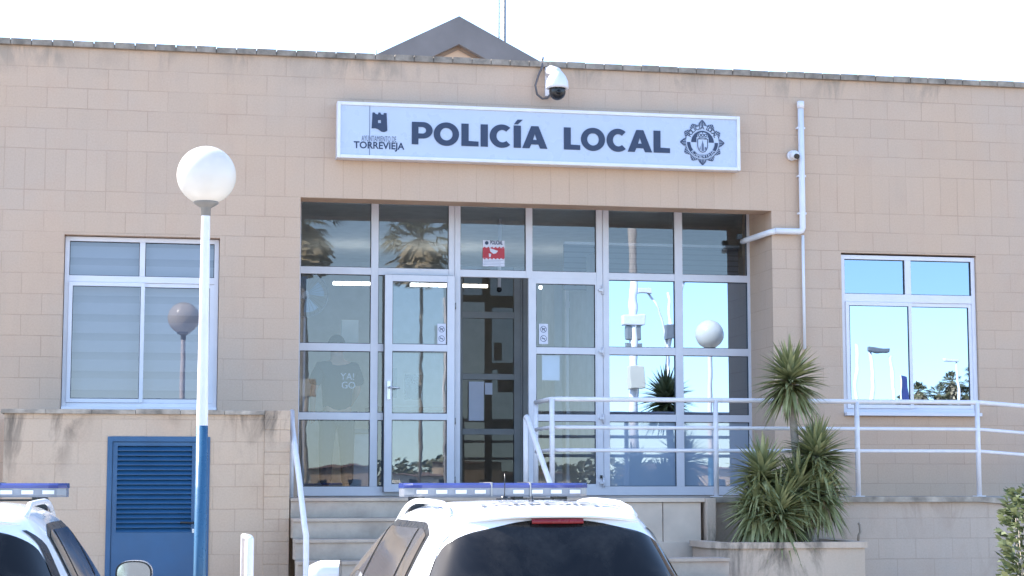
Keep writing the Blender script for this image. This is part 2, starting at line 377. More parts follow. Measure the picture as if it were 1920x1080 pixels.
# ------------------------------------------------------------------ the building
YG = 0.80          # entrance glazing plane
TERR = 1.617       # terrace floor
bld = thing('police_station', 'beige block-built police station with parapet, glazed entrance and rooftop gable', 'building')
XL, XR = -9.5, 14.5
oL, oR, oT = X(561, 600), X(1447, 430), SOLD[0]
wl = (X(117, 600), X(410, 600)); wlz = (Z(117, 768), Z(117, 439))
wr = (X(1580, 640), X(1834, 640)); wrz = (Z(1700, 781), Z(1580, 473.5))
holes = [(oL, oR, TERR, oT), (wl[0], wl[1], wlz[0], wlz[1]), (wr[0], wr[1], wrz[0], wrz[1])]
def holed_wall(x0, x1, z0, z1, holes, y, th):
    xs = sorted({x0, x1, *[h[i] for h in holes for i in (0, 1)]}); zs = sorted({z0, z1, *[h[i] for h in holes for i in (2, 3)]})
    m = MB()
    for a, b in zip(xs, xs[1:]):
        for c, d in zip(zs, zs[1:]):
            mx, mz = (a+b)/2, (c+d)/2
            if any(h[0] < mx < h[1] and h[2] < mz < h[3] for h in holes): continue
            m.quad((a,y,c),(b,y,c),(b,y,d),(a,y,d)); m.quad((b,y+th,c),(a,y+th,c),(a,y+th,d),(b,y+th,d))
    for h in holes:
        a, b, c, d = h
        m.quad((a,y,c),(a,y,d),(a,y+th,d),(a,y+th,c)); m.quad((b,y,c),(b,y+th,c),(b,y+th,d),(b,y,d))
        m.quad((a,y,d),(b,y,d),(b,y+th,d),(a,y+th,d)); m.quad((a,y,c),(a,y+th,c),(b,y+th,c),(b,y,c))
    m.quad((x0,y,z0),(x0,y+th,z0),(x0,y+th,z1),(x0,y,z1)); m.quad((x1,y,z0),(x1,y,z1),(x1,y+th,z1),(x1,y+th,z0))
    m.quad((x0,y,z1),(x1,y,z1),(x1,y+th,z1),(x0,y+th,z1))
    return m
ZP = 6.155
fw = holed_wall(XL, XR, 0, ZP, holes, 0, .30)
# deep side reveals and soffit of the entrance recess
OT2 = Z(562, 369, YG)
fw.quad((oL,.30,TERR),(oL,.30,OT2),(oL,1.02,OT2),(oL,1.02,TERR)); fw.quad((oR,.30,TERR),(oR,1.02,TERR),(oR,1.02,OT2),(oR,.30,OT2))
fw.quad((XL,.3,0),(XL,11,0),(XL,11,ZP),(XL,.3,ZP)); fw.quad((XR,.3,0),(XR,.3,ZP),(XR,11,ZP),(XR,11,0)); fw.quad((XL,11,0),(XR,11,0),(XR,11,ZP),(XL,11,ZP))
fw.build('wall', M['wall'], bld, fix=False)
box('soffit', M['paper'], oL+.002, oR-.002, .302, 1.0, OT2+.001, OT2+.03, bld)
box('roof_slab', M['conc'], XL+.02, XR-.02, .31, 10.98, 5.55, 5.65, bld)
# coping: separate little bricks on the parapet
cp = MB(); x = XL-.03
while x < XR:
    w = .205; j = random.uniform(-.004, .004); k = random.uniform(-.004, .004)
    cp.box(x+.004, x+w-.004, -.045+j, .34, ZP+.001, ZP+.062+k)
    x += w
cp.box(XL, XR, -.02, .32, ZP+.0005, ZP+.045)
cp.build('parapet_coping', M['coping'], bld)
# terrace room behind glass
IR = (oL-.9, oR+1.2, YG+.2, 6.2)
m = MB(); m.quad((IR[0],IR[3],TERR),(IR[1],IR[3],TERR),(IR[1],IR[3],4.84),(IR[0],IR[3],4.84)); m.quad((IR[0],.95,TERR),(IR[0],IR[3],TERR),(IR[0],IR[3],4.84),(IR[0],.95,4.84)); m.quad((IR[1],.95,TERR),(IR[1],IR[3],TERR),(IR[1],IR[3],4.84),(IR[1],.95,4.84))
m.build('interior_wall', M['inwall'], bld, fix=False)
box('interior_ceiling', M['inceil'], IR[0], IR[1], .96, IR[3], 4.78, 4.86, bld)
box('interior_floor', M['infloor'], IR[0], IR[1], .96, IR[3], TERR-.1, TERR-.004, bld)
# gable on the roof
GY = 6.0
ap = at(861, 30, GY); hl = at(705, 102, GY); hr = at(1006, 111, GY)
slope = (ap.z - hl.z)/(ap.x - hl.x); slr = (ap.z - hr.z)/(hr.x - ap.x); slope = (slope+slr)/2
HW = 2.6; th = .40
gm = MB()
for s in (-1, 1):
    a0 = Vector((ap.x, GY, ap.z)); a1 = Vector((ap.x+s*HW, GY, ap.z-HW*slope)); dz = Vector((0,0,-th)); dy = Vector((0,4.5,0))
    P = [a0, a1, a1+dz, a0+dz]
    gm.poly(P); gm.poly([p+dy for p in P]); gm.quad(a0,a1,a1+dy,a0+dy); gm.quad(P[3],P[2],P[2]+dy,P[3]+dy); gm.quad(a1,a1+dz,a1+dz+dy,a1+dy)
rf = gm.build('gable_roof', M['roofgrey'], bld)
pw = MB(); zz = ap.z-th; gy = GY+.12
pw.poly([(ap.x,gy,zz),(ap.x-2.2,gy,zz-2.2*slope),(ap.x-2.2,gy,5.6),(ap.x+2.2,gy,5.6),(ap.x+2.2,gy,zz-2.2*slope)]); pw.build('gable_wall', M['peach'], rf, fix=False)
# arched brow over the gable wall: two thick boards
bb = MB()
for s in (-1, 1):
    bb.quad((ap.x,gy-.02,zz+.03),(ap.x+s*1.9,gy-.02,zz+.03-1.9*slope),(ap.x+s*1.9,gy-.02,zz-.06-1.9*slope),(ap.x,gy-.02,zz-.06))
bb.build('gable_trim', M['wood'], rf, fix=False)

# ---- framed glazing helper: rails and stiles as boxes, panes as sub-parts
def frame_box(mb, u0, u1, v0, v1, Y, th=.06, uref=None):
    """box from photo rectangle at depth Y: x from u0..u1 (at mid height), z constant from v at given u"""
    pass

# entrance frame, world coordinates
def gx(u): return X(u, 640, YG)
def gz(v, u=562): return Z(u, v, YG)
cols = [(562,694),(708,840),(862,985),(997.5,1117.5),(1141,1265),(1279.5,1401.5)]
oT2 = gz(369)
zr = [gz(912.5), gz(787), gz(773), gz(657.5), gz(643), gz(513), gz(499.5), gz(376)]   # pane edges bottom->top
ent = None
fm = MB(); y0, y1 = YG-.035, YG+.035
fxL, fxR = gx(556), gx(1407)
zb = TERR+.002
fm.box(fxL, fxR, y0, y1, zb, zr[0]); fm.box(fxL, fxR, y0, y1, zr[7], oT2-.002)
cc = [gx(a) for c in cols for a in c]
vert = [(fxL, cc[0]), (cc[1], cc[2]), (cc[3], cc[4]), (cc[5], cc[6]), (cc[7], cc[8]), (cc[9], cc[10]), (cc[11], fxR)]
for i, (a, b) in enumerate(vert):
    if i in (2, 4):
        mid = (a+b)/2
        fm.box(a, mid-.004, y0-.004, y1, zr[0], zr[7]); fm.box(mid+.004, b, y0-.004, y1, zr[0], zr[7]); fm.box(mid-.004, mid+.004, y0+.006, y1, zr[0], zr[7])
    elif i == 3:
        fm.box(a, b, y0-.002, y1, zr[6], zr[7])
    else: fm.box(a, b, y0-.002, y1, zr[0], zr[7])
for ci in range(6):
    a, b = cc[2*ci], cc[2*ci+1]
    fm.box(a, b, y0+.002, y1, zr[5], zr[6])
    if ci in (0, 1, 4, 5):
        fm.box(a, b, y0+.002, y1, zr[1], zr[2]); fm.box(a, b, y0+.002, y1, zr[3], zr[4])
fm.box(cc[5], cc[6], y0-.002, y1, zr[5], zr[6])
ent = fm.build('entrance_frame', M['alu'], bld, bevel=.003)
def pane(x0, x1, z0, z1, y, m, parent, name='pane'):
    p = MB(); p.quad((x0,y,z0),(x1,y,z0),(x1,y,z1),(x0,y,z1)); o = p.build(name, m, parent, fix=False)
    return o
def gasket(x0, x1, z0, z1, y, parent, w=.006):
    b = MB()
    for a in ((x0,x0+w,z0,z1),(x1-w,x1,z0,z1),(x0+w,x1-w,z0,z0+w),(x0+w,x1-w,z1-w,z1)): b.box(a[0],a[1],y-.012,y+.006,a[2],a[3])
    return b.build('gasket', M['gasket'], parent)
rows = [(zr[0],zr[1]),(zr[2],zr[3]),(zr[4],zr[5]),(zr[6],zr[7])]
for ci in range(6):
    for ri, (a, b) in enumerate(rows):
        if ci in (2, 3) and ri < 3: continue
        mt = M['gl']
        if ci in (4, 5): mt = [M['milky'], M['mir'], M['mir'], M['gl']][ri]
        pane(cc[2*ci], cc[2*ci+1], a, b, YG, mt, ent)
        gasket(cc[2*ci], cc[2*ci+1], a, b, YG-.003, ent)
# pale board inside the two low right panes, slatted blind behind the top right ones
box('inner_board', M['screenpanel'], cc[8]-.02, cc[11]+.02, YG+.09, YG+.11, TERR, zr[1]+.03, bld)
box('inner_backing', M['furn'], cc[8]-.02, cc[11]+.02, YG+.115, YG+.13, zr[1]+.04, zr[5]+.02, bld)
box('inner_slat_blind', M['slats'], cc[8]-.3, cc[11]+.2, YG+.9, YG+.93, zr[6]-.1, Z(1200, 462, YG+.9), bld)
box('blind_headrail', M['white'], cc[8]-.3, cc[11]+.2, YG+.86, YG+.95, Z(1200, 462, YG+.9), Z(1200, 457, YG+.9), bld)

# doors
def door_leaf(name, xa, xb, z0, z1, y, handle_left, rails, stile, label=None):
    o = MB(); t0, t1 = y-.022, y+.022
    o.box(xa, xa+stile, t0, t1, z0, z1); o.box(xb-stile, xb, t0, t1, z0, z1)
    edges = [z0+.085] + [r for ab in rails for r in ab] + [z1-.07]
    o.box(xa+stile, xb-stile, t0+.002, t1-.002, z0, edges[0]); o.box(xa+stile, xb-stile, t0+.002, t1-.002, edges[-1], z1)
    for a, b in rails: o.box(xa+stile, xb-stile, t0+.002, t1-.002, a, b)
    d = o.build(name, M['alu'], bld, bevel=.003)
    for i in range(0, len(edges), 2):
        pane(xa+stile, xb-stile, edges[i], edges[i+1], y, M['gl'], d); gasket(xa+stile, xb-stile, edges[i], edges[i+1], y-.002, d)
    if label: d['label'] = label
    return d
z0 = gz(923); z1 = gz(520, 990)
# open leaf folded flat outward in front of the second column of panes
yo = YG-.10
la, lb = X(721, 640, yo), X(852, 640, yo)
lz1 = Z(721, 515, yo); lz0 = Z(721, 922.5, yo)
rr = [(Z(721, 787, yo), Z(721, 775, yo)), (Z(721, 658, yo), Z(721, 645, yo))]
dl = door_leaf('door_leaf', la, lb, lz0, lz1, yo, True, rr, .082, 'open door leaf folded flat against the glazing')
sb_ = MB()
for a_ in ((la-.006,la+.006,lz0,lz1),(lb-.006,lb+.006,lz0,lz1),(la+.0061,lb-.0061,lz1-.004,lz1+.007)): sb_.box(a_[0],a_[1],yo+.0225,yo+.034,a_[2],a_[3])
sb_.build('edge_seal', M['gasket'], dl)
h = MB(); hx = la+.045; hz = Z(731, 727, yo)
h.box(hx-.018, hx+.018, yo-.034, yo-.022, hz-.13, hz+.075); h.build('handle_plate', M['silver'], dl, bevel=.003)
h = MB(); h.tube([(hx, yo-.03, hz), (hx, yo-.075, hz), (hx+.02, yo-.08, hz+.003), (hx+.11, yo-.08, hz-.006)], .010, 8); h.build('handle', M['silver'], dl)
ra, rb = gx(990), gx(1129)
rr2 = [(gz(787), gz(774)), (gz(658), gz(645))]
dr = door_leaf('door_leaf', ra, rb, z0, z1, YG-.012, False, rr2, .085, 'closed right door leaf')
hb = MB()
for v in (545, 660, 785, 905):
    hb = MB(); z = gz(v, 1128); hb.box(rb-.05, rb+.0, YG-.07, YG-.036, z-.012, z+.012); hb.tube([(rb-.004,YG-.055,z-.05),(rb-.004,YG-.055,z+.05)], .012, 8)
    hb.build('hinge', M['alu'], dr)
hb = MB()
for v in (575, 790, 900):
    hb = MB(); z = gz(v, 850); hb.tube([(lb+.012, YG-.07, z-.035), (lb+.012, YG-.07, z+.035)], .011, 8)
    hb.build('hinge', M['steel'], dl)
box('door_closer', M['black'], gx(1122), gx(1126), YG-.06, YG-.045, gz(897, 1120), gz(891, 1120), dr)
# inner vestibule screen: dark frame with glass rows, seen through the open door
yi = YG+1.35
ix = lambda u: X(u, 700, yi); iz = lambda v: Z(900, v, yi)
inn = MB(); a0, a1 = ix(858), ix(990)
inn.box(ix(858), ix(866.5), yi-.03, yi+.03, TERR, iz(500)); inn.box(ix(963), ix(975), yi-.03, yi+.03, TERR, iz(500)); inn.box(ix(975.5), ix(979), yi-.02, yi+.03, TERR, iz(500)); inn.box(ix(979.5), ix(998), yi-.035, yi+.03, TERR, iz(500))
for va, vb in ((597, 585), (712, 701), (815, 804), (925, 905)): inn.box(ix(866.6), ix(962.9), yi-.028, yi+.028, iz(va), iz(vb))
ins = inn.build('inner_door', M['darkframe'], bld, bevel=.003)
for va, vb in ((585, 500), (701, 597), (804, 712), (905, 815)): pane(ix(866.5), ix(963), iz(va), iz(vb), yi, M['inglass'], ins)
box('notice', M['paper'], ix(878), ix(906), yi-.045, yi-.035, iz(789), iz(716), ins)
box('notice', M['paper'], ix(908), ix(922), yi-.045, yi-.035, iz(740), iz(718), ins)
# partition walls and inner window right of the vestibule
box('partition_wall', M['inwall'], X(1104, 700, 1.6), X(1112, 700, 1.6), 1.05, 4.2, TERR, 4.35, bld)
iw = MB(); 
for u0, u1 in ((1060,1066),(1085,1089),(1104,1108)): iw.box(X(u0,600,2.6), X(u1,600,2.6), 2.57, 2.63, TERR, 4.3)
iw.box(X(1060,600,2.6), X(1108,600,2.6), 2.575, 2.625, Z(1080,578,2.6), Z(1080,566,2.6)); iw.box(X(1060,600,2.6), X(1108,600,2.6), 2.575, 2.625, Z(1080,780,2.6), Z(1080,765,2.6))
iw.build('inner_window', M['white'], bld)
box('column', M['inwall'], X(1040, 700, 3.0), X(1054, 700, 3.0), 3.0, 3.3, TERR, 4.35, bld)

# windows
def window(x0, x1, z0, z1, y, mt_top, mt_low, vsplit, mids, name, low_open=False):
    o = MB(); t = .045; y0, y1 = y-.03, y+.03; mid, mw = mids; zt0, zt1 = vsplit
    o.box(x0, x0+t, y0, y1, z0, z1); o.box(x1-t, x1, y0, y1, z0, z1); o.box(x0+t, x1-t, y0+.001, y1, z0, z0+t); o.box(x0+t, x1-t, y0+.001, y1, z1-t, z1)
    o.box(x0+t, x1-t, y0+.001, y1, zt0, zt1); o.box(mid-mw/2, mid+mw/2, y0-.001, y1, zt1, z1-t)
    w = o.build('window', M['pvc'], bld, bevel=.003)
    # sashes, left one in front
    for k, (a, b, yy) in enumerate(((x0+t, mid+.03, y-.034), (mid-.02, x1-t, y-.006))):
        s = MB(); st = .04; u, v = z0+t+.002, zt0-.002
        s.box(a, a+st, yy-.012, yy+.012, u, v); s.box(b-st, b, yy-.012, yy+.012, u, v); s.box(a+st, b-st, yy-.011, yy+.012, u, u+st); s.box(a+st, b-st, yy-.011, yy+.012, v-st, v)
        s.build('sash', M['pvc'], w, bevel=.002)
        pane(a+st, b-st, u+st, v-st, yy, mt_low, w); gasket(a+st, b-st, u+st, v-st, yy-.001, w, .005)
    for a, b in ((x0+t, mid-mw/2), (mid+mw/2, x1-t)):
        pane(a, b, zt1, z1-t, y, mt_top, w); gasket(a, b, zt1, z1-t, y-.004, w, .006)
    o2 = MB(); o2.box(x0+.002, x1-.002, y-.13, y-.031, z0-.035, z0+.001); o2.build('window_sill', M['pvc'], w, bevel=.003)
    return w
YW = .12
wx = lambda u: X(u, 640, YW)
w1 = window(wl[0]+.005, wl[1]-.005, wlz[0]+.03, wlz[1]-.008, YW, M['glwin'], M['glwin'], (Z(266, 531, YW), Z(266, 519, YW)), (wx(264), .055), 'l')
box('roller_blind', M['blind'], wl[0]-.1, wl[1]+.1, YW+.10, YW+.104, wlz[0]-.1, wlz[1]+.1, w1)
YW2 = .06
w2 = window(wr[0]+.004, wr[1]-.004, wrz[0]+.04, wrz[1]-.02, YW2, M['mirdim'], M['mir'], (Z(1700, 568, YW2), Z(1700, 553, YW2)), (X(1703, 640, YW2), .07), 'r')
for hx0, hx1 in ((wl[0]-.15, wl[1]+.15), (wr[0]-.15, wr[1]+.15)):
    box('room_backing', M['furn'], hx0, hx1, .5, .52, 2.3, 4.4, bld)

# ---- signboard
YS = -.14
sg = thing('signboard', 'long pale blue light box sign with dark lettering above the entrance', 'sign', (0,0,0))
sx0, sx1 = X(632, 243, YS), X(1387, 270, YS); sz0, sz1 = Z(632, 295.5, YS), Z(632, 190, YS)
print('SIGN', sx0, sx1, sz0, sz1, Z(1387, 320, YS), Z(1387, 218, YS))
b = MB(); t = .035
b.box(sx0, sx1, YS+.004, -.002, sz0, sz1); b.build('sign_case', M['alu'], sg)
b = MB(); b.box(sx0, sx0+t, YS-.02, YS+.003, sz0, sz1); b.box(sx1-t, sx1, YS-.02, YS+.003, sz0, sz1); b.box(sx0+t, sx1-t, YS-.019, YS+.003, sz0, sz0+t); b.box(sx0+t, sx1-t, YS-.019, YS+.003, sz1-t, sz1)
b.build('sign_frame', M['white'], sg, bevel=.004)
sf = box('sign_face', M['signface'], sx0+t, sx1-t, YS-.004, YS+.002, sz0+t, sz1-t, sg)
box('seam', M['navy2'], X(692.5, 240, YS), X(693.6, 240, YS), YS-.006, YS-.0045, sz0+t, sz1-t, sf)

def poly_letter(splines, name, m, parent, loc, sx, sz):
    c = bpy.data.curves.new('c', 'CURVE'); c.dimensions = '2D'; c.fill_mode = 'BOTH'; c.extrude = .003
    for pts in splines:
        s = c.splines.new('POLY'); s.points.add(len(pts)-1); s.use_cyclic_u = True
        for p, q in zip(s.points, pts): p.co = (q[0]*sx, q[1]*sz, 0, 1)
    o = bpy.data.objects.new('c', c); COL.objects.link(o); o = to_mesh_obj(o, name, m, parent)
    o.location = loc; o.rotation_euler = (pi/2, 0, 0); return o
def ell(cx, cy, rx, ry, n=40, a0=0, a1=2*pi): return [(cx+rx*cos(a0+(a1-a0)*k/n), cy+ry*sin(a0+(a1-a0)*k/n)) for k in range(n+(0 if abs(a1-a0-2*pi) < 1e-6 else 1))]
def rect(x0, x1, y0, y1): return [(x0,y0),(x1,y0),(x1,y1),(x0,y1)]
def glyph(ch):   # unit width and height
    if ch == 'I': return [rect(0,1,0,1)]
    if ch == 'L': return [[(0,0),(1,0),(1,.215),(.42,.23),(.42,1),(0,1)]]
    if ch == 'O': return [ell(.5,.5,.5,.525,48), ell(.5,.5,.245,.28,40)]
    if ch == 'P':
        out = [(0,0),(.315,0),(.315,.27),(.54,.27)] + ell(.54,.635,.46,.365,24,-pi/2,pi/2) + [(0,1)]
        return [out, [(.315,.49),(.52,.49)] + ell(.52,.635,.165,.145,14,-pi/2,pi/2) + [(.315,.78)]]
    if ch == 'C':
        o = ell(.55,.5,.55,.525,40,R(47),R(313)); i = ell(.57,.5,.265,.28,34,R(311),R(49))
        return [o + i]
    if ch == 'A': return [[(0,0),(.285,0),(.355,.175),(.645,.175),(.715,0),(1,0),(.645,1),(.355,1)], [(.425,.38),(.575,.38),(.50,.66)]]
zc0, zc1 = Z(772, 270.5, YS), Z(772, 228.5, YS)
word = [('P',772,811),('O',813,860.5),('L',865,897),('I',901,914.5),('C',918,959.5),('I',963,976.5),('A',979,1026),('L',1057,1087.5),('O',1089,1134),('C',1137,1175.5),('A',1176.5,1222),('L',1225,1255.5)]
for ch, ua, ub in word:
    xa, xb = X(ua, 250, YS), X(ub, 250, YS)
    poly_letter(glyph(ch), 'letter', M['navy'], sf, (xa, YS-.008, zc0), xb-xa, zc1-zc0)
xa, xb = X(963.5, 250, YS), X(980, 250, YS)
poly_letter([[(0,1.06),(.45,1.06),(1.0,1.27),(.40,1.27)]], 'accent', M['navy'], sf, (xa, YS-.008, zc0), xb-xa, zc1-zc0)
# castle logo
def spx(u, v): p = at(u, v, YS); return (p.x, p.z)
cs = [(640+x/10.28, 195+y/10.28) for x, y in [(600,165),(640,168),(660,195),(705,205),(712,168),(750,168),(765,205),(808,210),(820,175),(870,180),(885,515),(860,532),(820,543),(770,535),(700,485),(650,468),(582,472)]]
ch_ = [(640+x/10.28, 195+y/10.28) for x, y in [(705,312),(760,312),(762,372),(705,370)]]
poly_letter([[spx(*p) for p in cs], [spx(*p) for p in ch_]], 'castle_logo', M['navy'], sf, (0, YS-.008, 0), 1, 1)
c1 = at(710, 263.5, YS); text('small_text', 'AYUNTAMIENTO DE', .085, M['navy2'], (X(710.5, 262, YS), YS-.006, Z(710, 265.5, YS)), parent=sf, width=X(743,262,YS)-X(678,262,YS))
text('town_text', 'TORREVIEJA', .10, M['navy'], (X(710.5, 272, YS), YS-.006, Z(710, 279, YS)), parent=sf, bold=.0022, width=X(758,272,YS)-X(663,272,YS))
# police emblem: star, ring, half discs, shield, crown
ec = at(1316.5, 267.5, YS); ew = (X(1358, 268, YS)-X(1275, 268, YS))/2
def disc_mesh(name, pts_list, m, dy): return poly_letter(pts_list, name, m, sf, (ec.x, YS-dy, ec.z), ew, ew)
star = []
NP = 12
for k in range(NP*10):
    a = 2*pi*k/(NP*10)+pi/2; ph = (k % 10)/10; tt = abs(ph-.0) if ph < .5 else 1-ph
    long = 1.0 if (k+5)//10 % 3 == 0 else .93
    r = .76 + (long-.76)*max(0, 1-tt*2)**.9 + .012*(k % 2)
    star.append((r*cos(a), r*sin(a)))
disc_mesh('emblem_star', [star], M['navy'], .008)
rays = MB()
for k in range(72):
    a = 2*pi*k/72+.02; r0, r1 = .70, .93 - .16*abs(((k/6+.0) % 1)-.0 if ((k/6) % 1) < .5 else 1-((k/6) % 1))*2
    w = .011
    p = [Vector((r*cos(a)-s*w*sin(a), 0, r*sin(a)+s*w*cos(a))) for r, s in ((r0,-1),(r1,-.5),(r1,.5),(r0,1))]
    rays.quad(*[(q.x*ew+ec.x, YS-.0115, q.z*ew+ec.z) for q in p])
rays.build('emblem_rays', M['signface'], sf, fix=False)
disc_mesh('emblem_ring', [ell(0,0,.735,.735,60), ell(0,0,.53,.53,48)], M['signface'], .0095)
disc_mesh('emblem_band', [ell(0,0,.70,.70,40,R(180),R(360)) + ell(0,0,.55,.55,40,R(360),R(180))], M['navy'], .012)
disc_mesh('emblem_field', [ell(0,0,.525,.525,48)], M['signface'], .0095)
disc_mesh('emblem_half', [ell(0,0,.51,.51,40,0,pi)], M['navy'], .012)
disc_mesh('emblem_shield', [[(-.27,.22),(.27,.22),(.27,-.12)] + ell(0,-.12,.27,.37,20,0,-pi)[1:]], M['signface'], .014)
disc_mesh('emblem_shield_line', [[(-.24,.16),(.24,.16),(.24,-.12)] + ell(0,-.12,.24,.33,20,0,-pi)[1:], [(-.205,.13),(.205,.13),(.205,-.12)] + ell(0,-.12,.205,.295,20,0,-pi)[1:]], M['navy'], .016)
disc_mesh('emblem_tower', [[(-.05,-.38),(.06,-.38),(.05,-.1),(.02,0),(0,.1),(-.02,0),(-.05,-.1)], [(.09,-.34),(.17,-.3),(.17,-.2),(.09,-.2)], [(-.15,-.3),(-.09,-.33),(-.10,-.14)]], M['navy2'], .016)
disc_mesh('emblem_crown', [ell(0,.29,.235,.15,24)], M['signface'], .0175)
disc_mesh('emblem_crown_arches', [ell(x,.31,.075,.075,14) for x in (-.14,0,.14)] + [ell(x,.31,.04,.04,10) for x in (-.14,0,.14)] + [rect(-.18,.18,.17,.21), rect(-.015,.015,.40,.50)], M['navy'], .0195)
def arc_text(s, r, a_mid, span, size, m, flip=False, dy=.0155, bold=0):
    n = len(s)
    for i, ch in enumerate(s):
        if ch == ' ': continue
        f = (i-(n-1)/2)/(n-1); a = a_mid - f*span if not flip else a_mid + f*span
        rot = a - pi/2 if not flip else a + pi/2
        o = text('emblem_letter', ch, size, m, (ec.x+r*ew*cos(a), YS-dy, ec.z+r*ew*sin(a)), (pi/2, 0, 0), sf, bold=bold)
        o.rotation_euler = (Matrix.Rotation(-rot, 4, 'Y') @ Matrix.Rotation(pi/2, 4, 'X')).to_euler()
arc_text('POLICIA LOCAL', .58, pi/2, R(125), .062, M['navy'], bold=.001)
arc_text('TORREVIEJA', .685, -pi/2, R(100), .062, M['signface'], True)

# ---- cameras and pipes on the wall
pc = thing('dome_camera', 'large white surveillance camera with black dome hung under the parapet', 'security camera', (0,0,0))
c0 = at(1045, 160, -.30)
b = MB(); bx0, bx1 = X(1021, 155), X(1034, 155); b.box(bx0, bx1, -.05, -.002, Z(1028, 182), Z(1028, 128)); b.build('wall_bracket', M['white'], pc, bevel=.006)
b = MB(); b.tube([(X(1028,150), -.04, Z(1028,140)), (X(1034,150,-.2), -.18, Z(1036,131,-.2)), (c0.x-.01, -.30, Z(1043,134,-.3)), (c0.x, -.30, Z(1044,148,-.3))], [.045,.05,.05,.06], 14); b.build('arm', M['white'], pc)
b = MB(); zt = Z(1045,142,-.3); zm = Z(1045,165,-.3)
prof = [(.035,zt+.06),(.06,zt+.03),(.09,zt-.01),(.112,zt-.06),(.118,zm+.02),(.118,zm-.006),(.09,zm-.008)]
b.grid([[(c0.x+r*cos(a), -.30+r*sin(a), z) for a in [2*pi*k/28 for k in range(28)]] for r, z in prof], True, True); b.build('camera_housing', M['white'], pc)
b = MB(); b.sphere((c0.x, -.30, zm-.04), .088, 24, 12, (1,1,1.02)); b.build('camera_dome', M['black'], pc)
b = MB(); b.sphere((c0.x+.0, -.375, zm-.06), .028, 14, 8); b.build('lens', M['carglass'], pc)
b = MB(); P = [at(1017,113,-.03), at(1017,125,-.05), at(1010,140,-.05), at(1004,160,-.05), at(1007,177,-.05), at(1017,185,-.05), at(1027,184,-.06), at(1031,178,-.06)]
b.tube(P, .012, 8); b.build('cable', M['cable'], pc)
b = MB(); b.tube([at(1017,113,-.03), at(1018,108,.05)], .012, 8); b.build('cable', M['cable'], pc)
bc = thing('bullet_camera', 'small white turret camera beside the white downpipe', 'security camera', (0,0,0))
q = at(1487, 291, -.06)
b = MB(); b.tube([(q.x, -.002, q.z), (q.x, -.05, q.z)], .055, 20); b.build('camera_mount', M['white'], bc)
b = MB(); b.sphere((q.x+.012, -.075, q.z-.002), .052, 20, 12); b.build('camera_body', M['white'], bc)
b = MB(); e1 = at(1491, 296, -.13); b.tube([(q.x+.014,-.10,q.z-.012), (q.x+.02,-.14,q.z-.028)], .028, 16); b.build('lens', M['black'], bc)
pp = thing('downpipe', 'white plastic drain pipe with elbow running down the wall to the right of the sign', 'pipe', (0,0,0))
b = MB(); xt = X(1501,195,-.05); xe = X(1506,430,-.05); zt = Z(1501,203,-.05); ze = Z(1506,434,-.05); xm = (xt+xe)/2
b.tube([(xt,-.05,zt),(xt,-.05,ze+.04),(xt-.01,-.05,ze+.01),(xt-.04,-.05,ze-.002),(oR+.02,-.05,ze-.002)], .034, 14)
b.tube([(oR+.03,-.05,ze-.003),(oR-.03,-.02,ze-.015),(X(1400,448,.45),.45,Z(1400,450,.45)),(X(1392,452,.55),.55,Z(1392,453,.55))], .032, 12); b.build('pipe', M['white'], pp)
b = MB(); b.tube([(xt,-.05,zt-.002),(xt,-.05,zt+.075)], .040, 14); b.build('pipe_cap', M['white'], pp)
b = MB(); b.tube([(xt+.005,-.035,ze-.04),(xt+.005,-.035,Z(1507,655,-.03))], .017, 8); b.build('thin_pipe', M['white'], pp)
b = MB()
for v in (240, 330, 400): b.box(xt-.045, xt+.045, -.06, -.001, Z(1502,v,-.05)-.01, Z(1502,v,-.05)+.01)
b.build('clip', M['white'], pp)
box('pipe_clip', M['black'], X(1384,443,.5), X(1392,443,.5), .5, .56, Z(1388,448,.5), Z(1388,439,.5), pp)
# thin overflow rod on the roof
b = MB(); r0 = at(706, 110, .2); b.tube([(r0.x,.2,r0.z-.05),(r0.x,.2,r0.z+.17)], .006, 6); tag(b.build('roof_rod', M['steel']), 'thin dark rod standing on the parapet left of the gable', 'rod')
# lattice mast
ms = thing('antenna_mast', 'slender lattice radio mast rising behind the rooftop gable', 'antenna', (0,0,0))
mc = at(941.5, 40, 9.0); w = .055; b = MB(); pts = [(mc.x-w*1.15,9.0-w), (mc.x+w*.5,9.0-w), (mc.x+w*1.15,9.0+w*1.3)]
for x, y in pts: b.tube([(x,y,5.6),(x,y,10.2)], .011, 6)
b.build('mast_legs', M['cable'], ms)
b = MB(); z = 5.7; k = 0
while z < 10.0:
    for i in range(3): p, q_ = pts[i], pts[(i+1) % 3]; b.tube([(p[0],p[1],z),(q_[0],q_[1],z+.16)], .003, 4, False)
    z += .16
b.build('mast_braces', M['steel'], ms)

# ---- posters and stickers on the glass
po = thing('camera_notice', 'red and white surveillance notice stuck on the pane above the open door', 'poster', (0,0,0))
yp = YG-.010
def prect(name, m, u0, u1, v0, v1, dy, parent=po): return box(name, m, X(u0,475,yp), X(u1,475,yp), yp-dy, yp-dy+.001, Z(925,v1,yp), Z(925,v0,yp), parent)
prect('paper', M['paper'], 905, 946, 451, 499.5, .002)
rb_ = MB(); n = 12
prect('red_field', M['red'], 905, 946, 465, 484, .0035)
tb = MB()
for k in range(6):
    u = 905+k*6.9
    for v, s in ((465, -1), (484, 1)):
        a, b2, c = at(u, v, yp-.0035), at(u+6, v, yp-.0035), at(u+4.5, v+s*2.6, yp-.0035); tb.poly([a, b2, c])
tb.build('red_border', M['red'], po, fix=False)
cm = MB(); cm.poly([at(918,465,yp-.005), at(934,470.5,yp-.005), at(930,475,yp-.005), at(925,476,yp-.005), at(919,471,yp-.005)]); cm.poly([at(917,482,yp-.005), at(916.5,475,yp-.005), at(921,476,yp-.005), at(920,482,yp-.005)])
